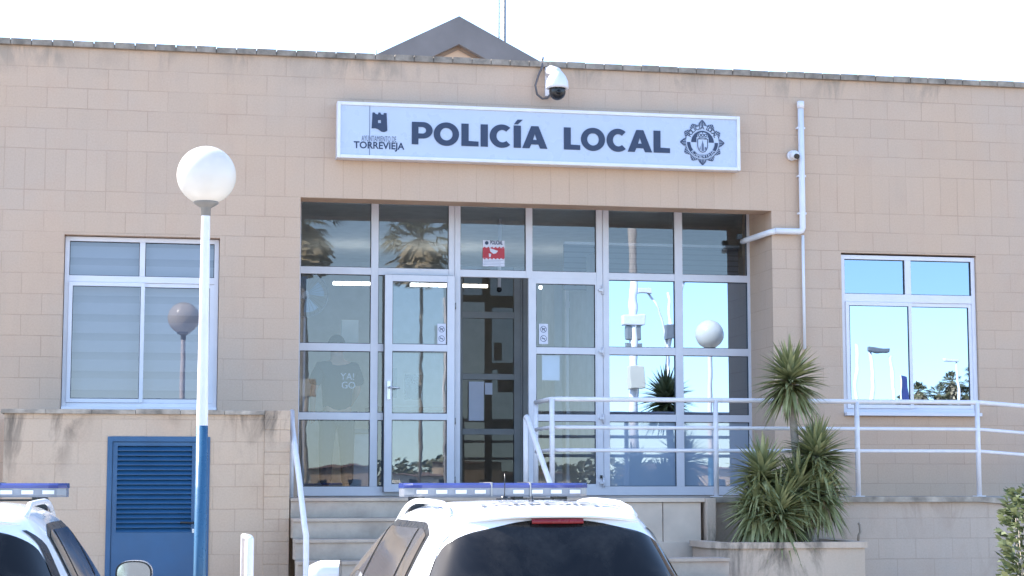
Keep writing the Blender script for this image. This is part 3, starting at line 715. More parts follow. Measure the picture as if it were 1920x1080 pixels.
cm.build('camera_symbol', M['paper'], po, fix=False)
text('heading', 'POLICIAL', .06, M['navy'], (X(930.5,456,yp), yp-.004, Z(925,458.2,yp)), parent=po, bold=.0015, width=X(942,456,yp)-X(919,456,yp))
b = MB(); e = at(912.5, 455.5, yp); b.tube([(e.x,yp-.003,e.z),(e.x,yp-.0045,e.z)], .021, 10); b.build('crest', M['navy'], po)
for i in range(4):
    z = Z(925, 488.2+i*2.7, yp); box('small_print', M['navy2'], X(907,490,yp), X(944-(i%2)*5,490,yp), yp-.0035, yp-.003, z-.0012, z+.0012, po)
for k, (u0, u1, yy, own) in enumerate(((820, 836, yo-.008, 0), (1010.5, 1027.5, YG-.022, 1))):
    st = thing('door_sticker', ('no dogs and no smoking sticker on the open door leaf', 'no dogs and no smoking sticker on the closed right door leaf')[k], 'sticker', (0,0,0))
    xa, xb = X(u0,625,yy), X(u1,625,yy); za, zb2 = Z(u0,645,yy), Z(u0,607,yy)
    box('paper', M['paper'], xa, xb, yy-.001, yy, za, zb2, st)
    for j in (0, 1):
        cxx = (xa+xb)/2; cz = za+(zb2-za)*(.27+.46*j); r = (xb-xa)*.36
        b = MB(); b.grid([[(cxx+rr_*cos(a), yy-.002, cz+rr_*sin(a)) for a in [2*pi*q/24 for q in range(24)]] for rr_ in (r, r*.84)], False, True)
        b.quad((cxx-r*.6,yy-.0022,cz+r*.72),(cxx-r*.72,yy-.0022,cz+r*.6),(cxx+r*.6,yy-.0022,cz-r*.72),(cxx+r*.72,yy-.0022,cz-r*.6)); b.build('prohibition_ring', M['navy2'], st, fix=False)
        b = MB(); z_ = cz
        if j: # dog
            b.box(cxx-r*.45,cxx+r*.35,yy-.0031,yy-.0025,z_-r*.05,z_+r*.25); b.box(cxx-r*.42,cxx-r*.28,yy-.0031,yy-.0025,z_-r*.5,z_-r*.06); b.box(cxx+r*.2,cxx+r*.34,yy-.0031,yy-.0025,z_-r*.5,z_-r*.06); b.box(cxx+r*.36,cxx+r*.6,yy-.0031,yy-.0025,z_+r*.2,z_+r*.48)
        else: b.box(cxx-r*.6,cxx+r*.5,yy-.0031,yy-.0025,z_-r*.12,z_+r*.06)
        b.build('symbol', M['navy'], st)
st = box('paper_notice', M['paper'], X(1016,690,YG+.02), X(1049,690,YG+.02), YG+.012, YG+.014, Z(1030,713,YG), Z(1030,666,YG)); tag(st, 'faint printed sheet taped inside the closed right door leaf', 'notice')

# ---- interior: lights, fan, person, furniture
tl_spec = [(625,642),(644,660),(662,677),(679,694),(770,786),(788,804),(806,820),(822,838),(866,880),(882,896),(898,914),(1012,1024),(1040,1052),(1066,1090)]
tl_lab = ['leftmost','second','third','fourth','first','second','third','fourth','left','middle','right','left','middle','right']
for ti, (u0, u1) in enumerate(tl_spec):
    where = 'above the person in the left pane' if ti < 4 else 'behind the open door leaf' if ti < 8 else 'seen through the open doorway' if ti < 11 else 'behind the closed right leaf'
    b = MB(); xa, xb = X(u0,533,4.4), X(u1,533,4.4); zc = Z(760,533.5,4.4); b.box(xa, xb, 4.38, 4.44, zc-.018, zc+.02)
    o = b.build('ceiling_light', M['tube']); tag(o, tl_lab[ti]+' lit ceiling light panel '+where, 'ceiling light', 'lit ceiling light panels in a row inside the hall')
fan = thing('wall_fan', 'round caged fan behind the top left entrance pane', 'fan', (0,0,0)); fc = at(573, 552, YG+.5); rf_ = .245
b = MB()
for k in range(28): a = 2*pi*k/28; b.tube([(fc.x+.03*cos(a),fc.y-.09,fc.z+.03*sin(a)),(fc.x+rf_*.8*cos(a),fc.y-.06,fc.z+rf_*.8*sin(a)),(fc.x+rf_*cos(a),fc.y,fc.z+rf_*sin(a))], .0022, 4, False)
b.tube([(fc.x+rf_*cos(2*pi*k/36),fc.y,fc.z+rf_*sin(2*pi*k/36)) for k in range(37)], .007, 6); b.build('fan_guard', M['steel'], fan)
b = MB()
for k in range(4):
    a = pi/2*k+.4; P = []
    for r in (.04,.12,.2): P.append([(fc.x+r*cos(a+d), fc.y+.03*s, fc.z+r*sin(a+d)) for d, s in ((-.5,-1),(-.2,-.3),(.1,.3),(.4,1))])
    b.grid(P)
b.build('fan_blades', M['screenpanel'], fan); b = MB(); b.tube([(fc.x,fc.y+.02,fc.z),(fc.x,fc.y+.2,fc.z)], .05, 12); b.build('fan_motor', M['white'], fan)
b = MB(); b.tube([(fc.x,fc.y+.14,fc.z),(fc.x,fc.y+.16,fc.z-.3),(fc.x,fc.y+.16,TERR+.03)], .018, 8); b.tube([(fc.x,fc.y+.16,TERR),(fc.x,fc.y+.16,TERR+.03)], .2, 20); b.build('fan_stand', M['white'], fan)

def person():
    px_ = at(632, 760, YG+.75).x; py = YG+.75
    P = thing('person', 'person in a black T-shirt and dark trousers seen from behind inside the left entrance panes', 'person', (px_, py, TERR), R(10))
    # local: x right, y forward (away from camera), z up, height 1.74
    V = [(0,0,.95),(0,.0,1.12),(0,.0,1.30),(0,.01,1.44),(0,.02,1.52),(0,.035,1.60),(0,.05,1.68),
         (-.17,0,1.42),(-.27,.01,1.16),(-.25,.10,.96),(-.24,.14,.89),
         (.17,0,1.42),(.24,.01,1.16),(.20,.16,1.02),(.18,.21,.98),
         (-.09,0,.90),(-.11,.01,.50),(-.12,0,.10),(-.13,.12,.04),
         (.09,0,.90),(.11,.01,.50),(.12,0,.10),(.14,.12,.04)]
    E_ = [(0,1),(1,2),(2,3),(3,4),(4,5),(5,6),(3,7),(7,8),(8,9),(9,10),(3,11),(11,12),(12,13),(13,14),(0,15),(15,16),(16,17),(17,18),(0,19),(19,20),(20,21),(21,22)]
    Rr = [(.15,.11),(.14,.105),(.15,.105),(.11,.08),(.058,.058),(.078,.088),(.07,.08),.06,.045,.03,.03,.06,.045,.03,.03,.09,.06,.042,.035,.09,.06,.042,.035]
    body = skin('body', V, E_, Rr, M['skin'], P)
    for hand, d in ((10,(-.0,.02,-1)),(14,(-.1,.6,-.6))):   # fingers: palm then five chains
        p = Vector(V[hand]); dv = Vector(d).normalized(); side = dv.cross(Vector((0,1,0) if hand == 10 else (0,0,1))).normalized()
        for k in range(4):
            a = p + dv*.02 + side*(k-1.5)*.018; L = (.07,.08,.075,.06)[k]
            skin('finger', [tuple(a), tuple(a+dv*L*.5+Vector((0,.008,0))), tuple(a+dv*L+Vector((0,.025,0)))], [(0,1),(1,2)], [.009,.008,.007], M['skin'], body, 1)
        a = p + side*.03; skin('thumb', [tuple(a), tuple(a+side*.022+dv*.03), tuple(a+side*.028+dv*.055)], [(0,1),(1,2)], [.011,.010,.008], M['skin'], body, 1)
    skin('t_shirt', [(0,0,.90),(0,0,1.05),(0,0,1.22),(0,0,1.36),(0,.01,1.45),(-.19,0,1.40),(-.275,.01,1.20),(.19,0,1.40),(.255,.01,1.20)], [(0,1),(1,2),(2,3),(3,4),(3,5),(5,6),(3,7),(7,8)],
         [(.185,.135),(.18,.135),(.19,.135),(.17,.12),(.10,.085),.092,.078,.092,.078], M['shirt'], P)
    skin('trousers', [(0,0,.93),(-.10,0,.84),(-.12,.01,.48),(-.125,0,.10),(.10,0,.84),(.12,.01,.48),(.125,0,.10)], [(0,1),(1,2),(2,3),(0,4),(4,5),(5,6)], [(.165,.125),.115,.085,.07,.115,.085,.07], M['trouser'], P)
    for s in (-1, 1): skin('shoe', [(s*.125,-.05,.045),(s*.13,.06,.045),(s*.14,.17,.04)], [(0,1),(1,2)], [.05,.052,.045], M['black'], P)
    b = MB(); b.sphere((0,.035,1.665), .112, 20, 12, (.88,1.0,1.05), 0, pi*.62); b.build('hair', M['hair'], P)
    yb = -.152; sp_ = P['label'] and None
    text('shirt_print', 'YA!', .105, M['paper'], (.075,yb,1.27), (pi/2,0,0), P, bold=.001); text('shirt_print', 'GO', .105, M['paper'], (.085,yb,1.175), (pi/2,0,0), P, bold=.001)
    return P
person()
ds = thing('reception_desk', 'long grey counter inside the hall behind the panes', 'desk', (0,0,0))
box('desk_top', M['wood'], X(690,700,3.4), X(850,700,3.4), 3.1, 3.7, TERR+1.0, TERR+1.05, ds); box('desk_front', M['furn'], X(694,700,3.4), X(846,700,3.4), 3.15, 3.65, TERR, TERR+.999, ds)
box('monitor', M['black'], X(758,700,3.4), X(790,700,3.4), 3.35, 3.38, TERR+1.15, TERR+1.45, ds)
cb = thing('filing_cabinet', 'pale cabinet standing inside left of the doors', 'cabinet', (0,0,0))
box('cabinet_body', M['inwall'], X(657,800,2.2), X(692,800,2.2), 2.2, 2.6, TERR, Z(660,813,2.2), cb); box('cabinet_shelf', M['furn'], X(655,800,2.2), X(694,800,2.2), 2.16, 2.62, Z(660,812,2.2), Z(660,804,2.2), cb)
for (u0,u1,v0,v1,y,mm,lab) in ((640,672,600,660,4.8,'screenpanel','pale framed board on the back wall of the hall, left of the doors'),(720,745,690,745,4.5,'furn','dark grey framed board on the back wall behind the open leaf')):
    tag(box('wall_board', M[mm], X(u0,640,y), X(u1,640,y), y, y+.03, Z(u0,v1,y), Z(u0,v0,y), None, .004), lab, 'board')
cb2 = thing('inner_camera', 'small dark ball camera hanging inside above the open doorway', 'security camera', (0,0,0)); q = at(936, 543, YG+1.0)
b = MB(); b.sphere(q, .032, 14, 10); b.build('camera_ball', M['black'], cb2); b = MB(); b.tube([(q.x,q.y,q.z+.02),(q.x+.01,q.y,4.78)], .02, 8); b.build('mount', M['white'], cb2)

# ------------------------------------------------------------------ terrace, stairs, low walls
YB = -1.80    # front of left service room
YT = -1.05    # front of terrace to the right
bxR = X(543, 900, YB); bxL = X(5, 900, YB); bT = Z(300, 777, YB)
lw = thing('service_room', 'low beige block service room with stained ledge below the left window', 'outbuilding', (0,0,0))
dxa, dxb = X(199, 950, YB), X(374+18, 950, YB); dzt = Z(300, 819, YB)
hw = holed_wall(bxL, bxR-.235, 0, bT, [(dxa, dxb, 0.0, dzt)], YB, .2)
hw.quad((bxL,YB+.2,0),(bxL,-.001,0),(bxL,-.001,bT),(bxL,YB+.2,bT)); hw.build('wall', M['boxwall'], lw, fix=False)
q = MB(); z = 0; k = 0
while z < bT+.03:
    z2 = min(z+.2035, bT+.045); q.box(bxR-.234, bxR, YB-.012, YB+.30, z+.002, z2-.002); z += .2035
q.box(bxR-.231, bxR-.003, YB+.305, -.002, 0, bT+.04); q.box(bxR-.231, bxR-.003, YB-.006, YB+.299, 0, bT+.03)
q.build('corner_pier', M['boxwall'], lw, bevel=.004)
b = MB(); x = bxL-.03
while x < bxR-.24:
    w = random.uniform(.38,.42); xe_ = min(x+w-.003, bxR-.237); b.box(x, xe_, YB-.03+random.uniform(-.004,.004), -.003, bT+.001, bT+.042+random.uniform(-.004,.006)); x += w
b.build('ledge', M['coping2'], lw, bevel=.003)
# louvred door
dd = MB(); f = .045
dd.box(dxa, dxa+f, YB-.012, YB+.05, 0, dzt); dd.box(dxb-f, dxb, YB-.012, YB+.05, 0, dzt); dd.box(dxa+f, dxb-f, YB-.012, YB+.05, dzt-f, dzt)
d = dd.build('door_frame', M['blue'], lw, bevel=.003)
la_, lb_ = X(219, 920, YB), X(359, 920, YB); lzb, lzt = Z(300, 998, YB), Z(300, 836, YB)
dd = MB(); a, b_ = dxa+f+.004, dxb-f-.004
dd.box(a, la_, YB, YB+.035, .02, dzt-f-.004); dd.box(lb_, b_, YB, YB+.035, .02, dzt-f-.004); dd.box(la_, lb_, YB, YB+.035, .02, lzb); dd.box(la_, lb_, YB, YB+.035, lzt, dzt-f-.004)
d2 = dd.build('louvred_door', M['blue'], lw)
dd = MB(); n = 18; hgt = (lzt-lzb)/n
for k in range(n):
    z = lzb+k*hgt; y_ = YB
    dd.poly([(la_,y_-.004,z+.004),(lb_,y_-.004,z+.004),(lb_,y_+.03,z+hgt*.86),(la_,y_+.03,z+hgt*.86)]); dd.poly([(la_,y_-.004,z+.004),(lb_,y_-.004,z+.004),(lb_,y_-.001,z-.004),(la_,y_-.001,z-.004)])
dd.build('louvre_slats', M['blue'], d2, fix=False)
box('louvre_backing', M['bluedark'], la_-.01, lb_+.01, YB+.045, YB+.055, lzb-.01, lzt+.01, d2)
dd = MB(); hz = Z(350, 980, YB); hx = X(363, 980, YB); dd.tube([(hx,YB-.0,hz),(hx,YB-.05,hz),(hx-.02,YB-.055,hz),(hx-.12,YB-.055,hz+.004)], .010, 8); dd.build('handle', M['black'], d2)
box('lock', M['silver'], hx-.012, hx+.012, YB-.012, YB-.001, hz-.09, hz-.055, d2)
box('room_back', M['bluedark'], bxL+.1, bxR-.3, -.2, -.15, .05, bT-.05, lw)

# stairs (left flight) and terrace
RIS, TR = .1797, .30
sxR = X(1125, 960, YB)
stp = MB(); nos = MB()
for k in range(9):
    yk = YB - TR*k; zk = TERR - RIS*k
    xr = sxR if k < 3 else X(1325, 1050, -2.0)
    stp.box(bxR+.012, xr-.002, yk, yk+.27 if k else -.0 , zk-RIS+.001 if k < 8 else 0, zk-.032)
    nos.box(bxR+.01, xr, yk-.022, (yk+TR-.021) if k else YG-.04, zk-.03, zk)
struct(stp.build('steps', M['marble'])); nn = nos.build('step_treads', M['marble'], bevel=.004); struct(nn)
m = MB(); m.box(sxR+.004, XR, YT, YG-.04, TERR-.05, TERR-.004); struct(m.build('terrace', M['conc']))
# slab clad wall right of the stairs
cw = thing('clad_wall', 'stone clad low wall between the steps and the planter', 'wall', (0,0,0))
xs = [X(u, 970, YT-.12) for u in (1040, 1104, 1172, 1243, 1315)]
for i in range(4):
    o = box('stone_slab', M['slab'], xs[i]+.004, xs[i+1]-.004, YT-.12, YT-.001, Z(1200, 1016, YT), TERR-.055, cw, .004)
box('plinth', M['slab'], xs[0], xs[4]+.02, YT-.16, YT-.002, .0, Z(1200, 1016.5, YT-.16), cw, .004)
box('capstone', M['slab'], xs[0], xs[4]+.03, YT-.15, YT+.2, TERR-.052, TERR-.012, cw, .004)
# pillar beside
box('pier', M['planter'], xs[4]+.033, X(1343, 990, YT-.2), YT-.2, YT-.002, 0, TERR-.014, cw, .006)
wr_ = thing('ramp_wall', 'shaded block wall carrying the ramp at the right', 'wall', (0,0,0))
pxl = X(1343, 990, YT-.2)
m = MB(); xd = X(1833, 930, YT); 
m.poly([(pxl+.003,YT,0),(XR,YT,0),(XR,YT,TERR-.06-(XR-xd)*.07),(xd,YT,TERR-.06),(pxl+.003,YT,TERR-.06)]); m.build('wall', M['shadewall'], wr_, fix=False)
m = MB()
for a, b_, za, zb_ in ((pxl+.003, xd, TERR-.058, TERR-.058), (xd, XR, TERR-.058, TERR-.058-(XR-xd)*.07)):
    for y in (YT-.05,):
        m.quad((a,y,za),(b_,y,zb_),(b_,y,zb_+.055),(a,y,za+.055)); m.quad((a,y,za+.055),(b_,y,zb_+.055),(b_,.0,zb_+.055),(a,.0,za+.055)); m.quad((a,y,za),(a,.0,za),(b_,.0,zb_),(b_,y,zb_))
m.build('ledge', M['coping2'], wr_, fix=False)
# upper ramp strip behind rail on the facade (painted skirting)
# ---- planter
YPL = -2.05
plt = thing('planter', 'rounded beige masonry planter holding the yuccas', 'planter', (0,0,0))
pz = Z(1450, 1017, YPL); pxa, pxb = X(1343, 1050, YPL), X(1622, 1050, YPL)
path = []
r = .30
for k in range(9): a = pi + k*pi/2/8; path.append((pxa+r+r*cos(a), YPL+r+r*sin(a)))
path = [(pxa, YT-.22)] + path + [(pxb, YPL), (pxb+.05, YT-.01)]
m = MB(); rows_ = [[(x, y, z) for x, y in path] for z in (0, pz-.055)]; m.grid(rows_, True); m.build('planter_wall', M['planter'], plt, fix=False)
def offs(path, d):
    out = []
    for i, p in enumerate(path):
        a = Vector(path[max(i-1,0)]); b2 = Vector(path[min(i+1,len(path)-1)]); t_ = (b2-a).normalized(); n_ = Vector((t_.y, -t_.x)); out.append((p[0]+n_.x*d, p[1]+n_.y*d))
    return out
o1, o2 = offs(path, .03), offs(path, -.13)
m = MB(); m.grid([[(x,y,pz-.056) for x,y in o2],[(x,y,pz-.056) for x,y in o1],[(x,y,pz) for x,y in o1],[(x,y,pz) for x,y in o2],[(x,y,pz-.15) for x,y in o2]], False); m.build('planter_rim', M['planter'], plt, fix=False)
m = MB(); m.box(pxa+.08, pxb-.05, YPL+.10, YT-.01, pz-.3, pz-.05); m.build('soil', M['soil'], plt)
hk = MB(); p0 = at(1612, 1012, YT-.15); hk.tube([at(1609,1015,YT-.15), at(1610,1003,YT-.15), at(1613,998,YT-.15), at(1612,984,YT-.15), at(1609,981,YT-.15)], .012, 6); tag(hk.build('rusty_hook', M['trunk']), 'short rusty bent bar sticking up behind the planter', 'metal bar')

# ---- railings
rl = thing('terrace_railing', 'white tubular railing with three bars along the terrace and ramp', 'railing', (0,0,0))
YR = -1.0; rr_ = .024
def zat(u, v): return Z(u, v, YR)
xp = [X(1035, 800, YR), X(1342, 800, YR), X(1607, 800, YR), X(1833, 800, YR)]
ztop, zm1, zm2 = Z(1035, 748, YR), Z(1035, 801, YR), Z(1035, 844, YR)
xend = XR-.3; drop = (xend-xp[3])*.07
yb_ = YR+.82
for i, (x, y, z1_) in enumerate([(xp[0],YR,ztop),(xp[1],YR,ztop),(xp[2],YR,ztop),(xp[3],YR,ztop),(xp[0]+.005,yb_,ztop),(xend-1.2,YR,ztop-drop+1.2*.07)]):
    b = MB(); b.tube([(x,y,TERR-.005 if x < xp[3]+.1 else TERR-.4),(x,y,z1_)], .026, 12); b.box(x-.05,x+.05,y-.05,y+.05,TERR-.006,TERR+.006) if x < xp[3]+.1 else None; b.build('post', M['rail'], rl)
for z_ in (ztop, zm1, zm2):
    b = MB(); r_ = .024 if z_ == ztop else .019
    b.tube([(xp[0]+.005,yb_,z_),(xp[0]+.002,YR+.06,z_),(xp[0]+.06,YR,z_),(xp[1],YR,z_),(xp[3],YR,z_),(xp[3]+.05,YR,z_-.002),(xend,YR,z_-drop)], r_, 10); b.build('rail_bar', M['rail'], rl)
sr = thing('stair_railing', 'white sloping handrail going down the steps right of the doors', 'handrail', (0,0,0))
ysr = -1.1; t0 = at(987, 783, ysr); bx_ = t0.x
b = MB(); b.tube([(t0.x,ysr+.05,t0.z-.01),(t0.x,ysr-.02,t0.z+.005),(t0.x,ysr-.07,t0.z-.02),(t0.x+.0,ysr-2.4,t0.z-.02-2.35*.6)], .026, 12); b.build('handrail_bar', M['rail'], sr)
b = MB(); b.tube([(t0.x,ysr+.03,TERR),(t0.x,ysr+.03,t0.z)], .026, 12); b.build('post', M['rail'], sr)
b = MB(); b.tube([(t0.x,ysr-2.35,TERR-1.4),(t0.x,ysr-2.35,t0.z-.02-2.3*.6)], .024, 12); b.build('post', M['rail'], sr)
sl_ = thing('wall_handrail', 'white bent handrail descending the steps beside the service room', 'handrail', (0,0,0))
b = MB(); ys = YB-.05
pA = at(547, 778, YB+.5); pB = at(552, 880, YB-.2); pC = at(572, 985, YB-.95); xx = bxR+.06
P = [(xx, YB+.65, Z(546,772,YB+.65)), (X(548,790,YB+.2), YB+.2, Z(548,800,YB+.2)), (X(560,900,YB-.4), YB-.4, Z(560,890,YB-.4)), (X(571,985,YB-.9), YB-.9, Z(571,985,YB-.9)), (X(574,1005,YB-.98), YB-.98, Z(574,1005,YB-.98)), (X(575,1080,YB-.98), YB-.98, 0.0)]
b.tube(P, .026, 12); b.build('handrail_bar', M['rail'], sl_)
b = MB(); q = at(548, 775, YB+.4); b.tube([P[0], (P[0][0]-.0, YB+.65, TERR)], .024, 10); b.build('post', M['rail'], sl_)
wp = thing('white_post', 'short white round topped post standing in front of the service room', 'post', (0,0,0)); q = at(468, 1006, -4.4)
b = MB(); b.tube([(q.x,-4.4,0),(q.x,-4.4,q.z-.02),(q.x,-4.4,q.z)], [.034,.034,.026], 14); b.build('post', M['white'], wp)
b = MB(); b.tube([(q.x,-4.4,q.z-.01),(q.x+.004,-3.4,q.z-.02),(q.x+.004,-3.35,.0)], .026, 10); b.build('rail_bar', M['white'], wp)

# ------------------------------------------------------------------ globe lamps
M['collar'] = plain('grey_collar', (.20,.19,.175), .5)
def globe_lamp(x, y, zc, label):
    L = thing('globe_lamp', label, 'street lamp', (x, y, 0), 0, 'white globe lamps on blue and white poles')
    b = MB(); b.sphere((0,0,zc), .210, 40, 24); b.build('globe', M['opal'], L)
    b = MB(); b.grid([[(r_*cos(a), r_*sin(a), z_) for a in [2*pi*k/24 for k in range(24)]] for r_, z_ in ((.085,zc-.185),(.090,zc-.195),(.085,zc-.205),(.055,zc-.225),(.035,zc-.235),(.034,zc-.29),(.028,zc-.295))], True, True); b.build('collar', M['collar'], L)
    zs = 1.75+(903-797)/3442*13.14
    b = MB(); b.tube([(0,0,zs),(0,0,zc-.29)], [.040,.031], 16, False); b.build('upper_pole', M['white'], L)
    b = MB(); b.tube([(0,0,0),(0,0,zs)], [.046,.041], 16); b.tube([(0,0,0),(0,0,.02)], .12, 20); b.build('lower_pole', M['bluepole'], L)
    return L
p = at(385.5, 329, -5.66)
px0 = at(382.5, 700, -5.66).x
g1 = globe_lamp((p.x+px0)/2, -5.66, p.z, 'white globe lamp on a blue and white pole in front of the left window')
p2 = refl(1330, 620, -5.66, YG)
g2 = copy_tree(g1); g2.location = (p2.x, -5.66, 0); g2['label'] = 'white globe lamp reflected in the mirrored panes right of the doors'

# ------------------------------------------------------------------ police cars
LV = [(.20,.78,.16,4.2),(.26,.84,.08,4.28),(.36,.885,.02,4.34),(.50,.898,.0,4.37),(.66,.903,.01,4.37),(.78,.900,.04,4.31),(.88,.893,.07,4.12),(.95,.885,.09,3.80),(1.00,.874,.11,3.40),(1.05,.855,.14,3.15),
      (1.15,.812,.20,2.95),(1.25,.762,.27,2.76),(1.35,.708,.345,2.55),(1.43,.66,.41,2.37),(1.49,.612,.47,2.20),(1.535,.555,.54,2.03),(1.565,.48,.64,1.88),(1.585,.36,.85,1.68),(1.594,.18,1.15,1.42)]
def prof(z):
    zs = [l[0] for l in LV]; z = min(max(z, zs[0]), zs[-1]); i = 0
    while i < len(zs)-2 and z > zs[i+1]: i += 1
    t_ = (z-zs[i])/(zs[i+1]-zs[i]); out = []
    for c in (1, 2, 3):
        p0 = LV[max(i-1,0)][c]; p1 = LV[i][c]; p2_ = LV[i+1][c]; p3 = LV[min(i+2,len(LV)-1)][c]
        h0 = zs[i]-zs[max(i-1,0)] or 1; h1 = zs[i+1]-zs[i]; h2 = zs[min(i+2,len(zs)-1)]-zs[i+1] or 1
        s = (p2_-p1)/h1; m0 = ((p1-p0)/h0+s)/2 if i > 0 else s; m1 = (s+(p3-p2_)/h2)/2 if i < len(zs)-2 else s
        out.append((2*t_**3-3*t_**2+1)*p1+(t_**3-2*t_**2+t_)*h1*m0+(-2*t_**3+3*t_**2)*p2_+(t_**3-t_**2)*h1*m1)
    return out
NX = 4.6
def rear_y(x, z):
    a, y0_, y1_ = prof(z); b_ = (y1_-y0_)/2; return (y0_+y1_)/2 - b_*max(0, 1-abs(x/a)**NX)**(1/NX) if abs(x) < a else (y0_+y1_)/2
# flatter superellipse in plan: rear corners rounded over ~0.3 m
def loop(z, n=120):
    a, y0_, y1_ = prof(z); b_ = (y1_-y0_)/2; yc = (y0_+y1_)/2; out = []
    for k in range(n):
        th_ = 2*pi*k/n; c, s = cos(th_), sin(th_)
        rr = (abs(c)**NX+abs(s)**NX)**(-1/NX) ; out.append((a*rr*c, yc+b_*rr*s, z))
    return out
def side_x(y, z):
    a, y0_, y1_ = prof(z); b_ = (y1_-y0_)/2; yc = (y0_+y1_)/2; return a*max(0, 1-abs((y-yc)/b_)**NX)**(1/NX)
def make_car():
    car = thing('police_car', '', 'car', (0,0,0), 0, 'parked white police cars')
    zs = []
    for i in range(len(LV)-1):
        n = 3
        zs += [LV[i][0]+(LV[i+1][0]-LV[i][0])*k/n for k in range(n)]
    zs.append(LV[-1][0])
    b = MB(); rows_ = [loop(z) for z in zs]; n0 = b.grid(rows_, True, True); N = 120
    top = n0+(len(zs)-1)*N; b.f.append(tuple(top+k for k in range(N))); b.sm.append(True); b.f.append(tuple(n0+k for k in reversed(range(N)))); b.sm.append(False)
    body = b.build('body', M['carpaint'], car, fix=False)
    bvh = BVHTree.FromPolygons([Vector(v) for v in b.v], b.f)
    def roof_z(x, y):
        h = bvh.ray_cast(Vector((x, y, 3)), Vector((0,0,-1))); return h[0].z if h[0] else 1.5
    def patch(name, m, f, us, vs, parent=car, fix=False):
        q = MB(); q.grid([[f(u, v) for u in us] for v in vs], True); return q.build(name, m, parent, fix=fix)
    ln = lambda a, c, n: [a+(c-a)*k/n for k in range(n+1)]
    # rear window: wide dark glass with rounded upper corners
    zt_, zb_ = 1.497, 1.02
    def hw(z):
        a = prof(z)[0]; t_ = (z-zb_)/(zt_-zb_); w = a*.915
        if t_ > .70: q = (t_-.70)/.30; w *= 1-.30*(1-sqrt(max(0, 1-q*q)))
        if t_ < .12: w *= .97
        return w
    def rw(off):
        def f(u, v):
            z = zb_+(zt_-zb_)*v - .05*abs(u)**2.6*max(0, v-.5)*2; x = u*hw(zb_+(zt_-zb_)*v); return (x, rear_y(x, z)-off, z)
        return f
    patch('rear_window', M['rearglass'], rw(.006), ln(-1,1,40), ln(0,1,26))
    # white side winglets of the spoiler + top spoiler
    b = MB(); us = ln(-1,1,40); P = []
    def spz(u): return 1.517-.050*abs(u)**2.6
    hwid = .60
    for (dy, dz) in ((.50,.022),(.30,.032),(.14,.026),(.03,.006),(.0,-.002),(.02,-.010),(.13,-.012),(.26,-.012)):
        P.append([(u*hwid*(1+.0*dy), rear_y(u*hwid*.98, 1.49)-.05+.05*abs(u)**2+dy, (spz(u)+dz) if dy < .2 else max(spz(u)+dz, roof_z(u*hwid, rear_y(u*hwid*.98,1.49)-.05+dy)+.004 if dz > 0 else spz(u)+dz)) for u in us])
    b.grid(P, True); sp2 = b.build('spoiler', M['carpaint'], car, fix=False)
    for s in (-1, 1):
        b = MB(); b.grid([[(s*hw(z)*(1.0+.045*j), rear_y(s*hw(z)*(1.0+.045*j), z)-(.03 if j else .016), z) for j in (0, 1)] for z in ln(1.18,1.45,10)], True); b.build('window_fin', M['carpaint'] if s < 0 else M['black'], car, fix=False)
    b = MB(); y_ = rear_y(0, 1.48)-.03
    b.grid([[(x, y_+.0+.02*abs(x)+dy, z) for x in ln(-.15,.15,6)] for dy, z in ((.02,1.504),(.002,1.500),(-.004,1.478),(.03,1.474))], True); b.build('brake_light', M['redlens'], car, fix=False)
    # side windows
    def zlow(y): return 1.03+.02*(1-(y-.6)/2.4) if y > 1.25 else 1.05+.20*((1.25-y)/.62)**1.5
    def zhi(y):
        z = 1.462
        if y > 1.9: z = min(z, 1.462-.0-(y-1.9)**1.7*.30)
        if y < 1.0: z = min(z, 1.462-(1.0-y)**1.6*.62)
        return max(z, zlow(y)+.002)
    for s in (-1, 1):
        def sf_(off, s=s):
            def f(y, v):
                z = zlow(y)+(zhi(y)-zlow(y))*v; return (s*(side_x(y, z)+off), y, z)
            return f
        patch('window_trim', M['black'], sf_(.004), ln(.78,2.98,44), ln(-.06,1.04,12))
        for ya, yb2 in ((.82,1.02),(1.07,1.90),(1.97,2.90)):
            patch('side_window', M['sideglass'], sf_(.008), ln(ya, yb2, 18), ln(.03,.95,10))
        # roof rail
        b = MB(); xs_ = .535
        pts = [(xs_+.01, .70, roof_z(xs_,.70)-.01), (xs_+.01,.80,roof_z(xs_,.80)+.015)] + [(xs_+.012*sin(t_*pi), .95+1.25*t_, roof_z(xs_, .95+1.25*t_)+.034+.012*sin(t_*pi)) for t_ in ln(0,1,10)] + [(xs_,2.30,roof_z(xs_,2.25)+.012),(xs_-.01,2.36,roof_z(xs_-.02,2.2)-.01)]
        b.tube([(s*p_[0], p_[1], p_[2]) for p_ in pts], .016, 10); b.build('roof_rail', M['railpaint'], car)
        # mirror
        mr = MB(); c_ = Vector((s*1.01, 2.72, 1.125)); rows2 = []
        for t_ in ln(0,1,8):
            sc_ = (.62+.38*min(1, t_*3)) if t_ < .34 else 1.0
            rows2.append([(c_.x+(.118*sc_*(abs(cos(a))**.78)*(1 if cos(a) > 0 else -1)), c_.y+.10-.20*t_, c_.z+.082*sc_*(abs(sin(a))**.78)*(1 if sin(a) > 0 else -1)) for a in [2*pi*k/28 for k in range(28)]])
        nn_ = mr.grid(rows2, True, True); mr.f.append(tuple(nn_+k for k in range(28))); mr.sm.append(True); mr.tube([(s*.86,2.70,1.03),(s*.94,2.72,1.035)], .03, 8)
        mo = mr.build('mirror', M['carpaint'], car)
        mg = MB(); mg.poly([(c_.x+(.108*(abs(cos(a))**.78)*(1 if cos(a) > 0 else -1)), c_.y-.1005, c_.z+.073*(abs(sin(a))**.78)*(1 if sin(a) > 0 else -1)) for a in [2*pi*k/28 for k in range(28)]]); mg.build('mirror_glass', M['mirrorglass'], mo, fix=False)
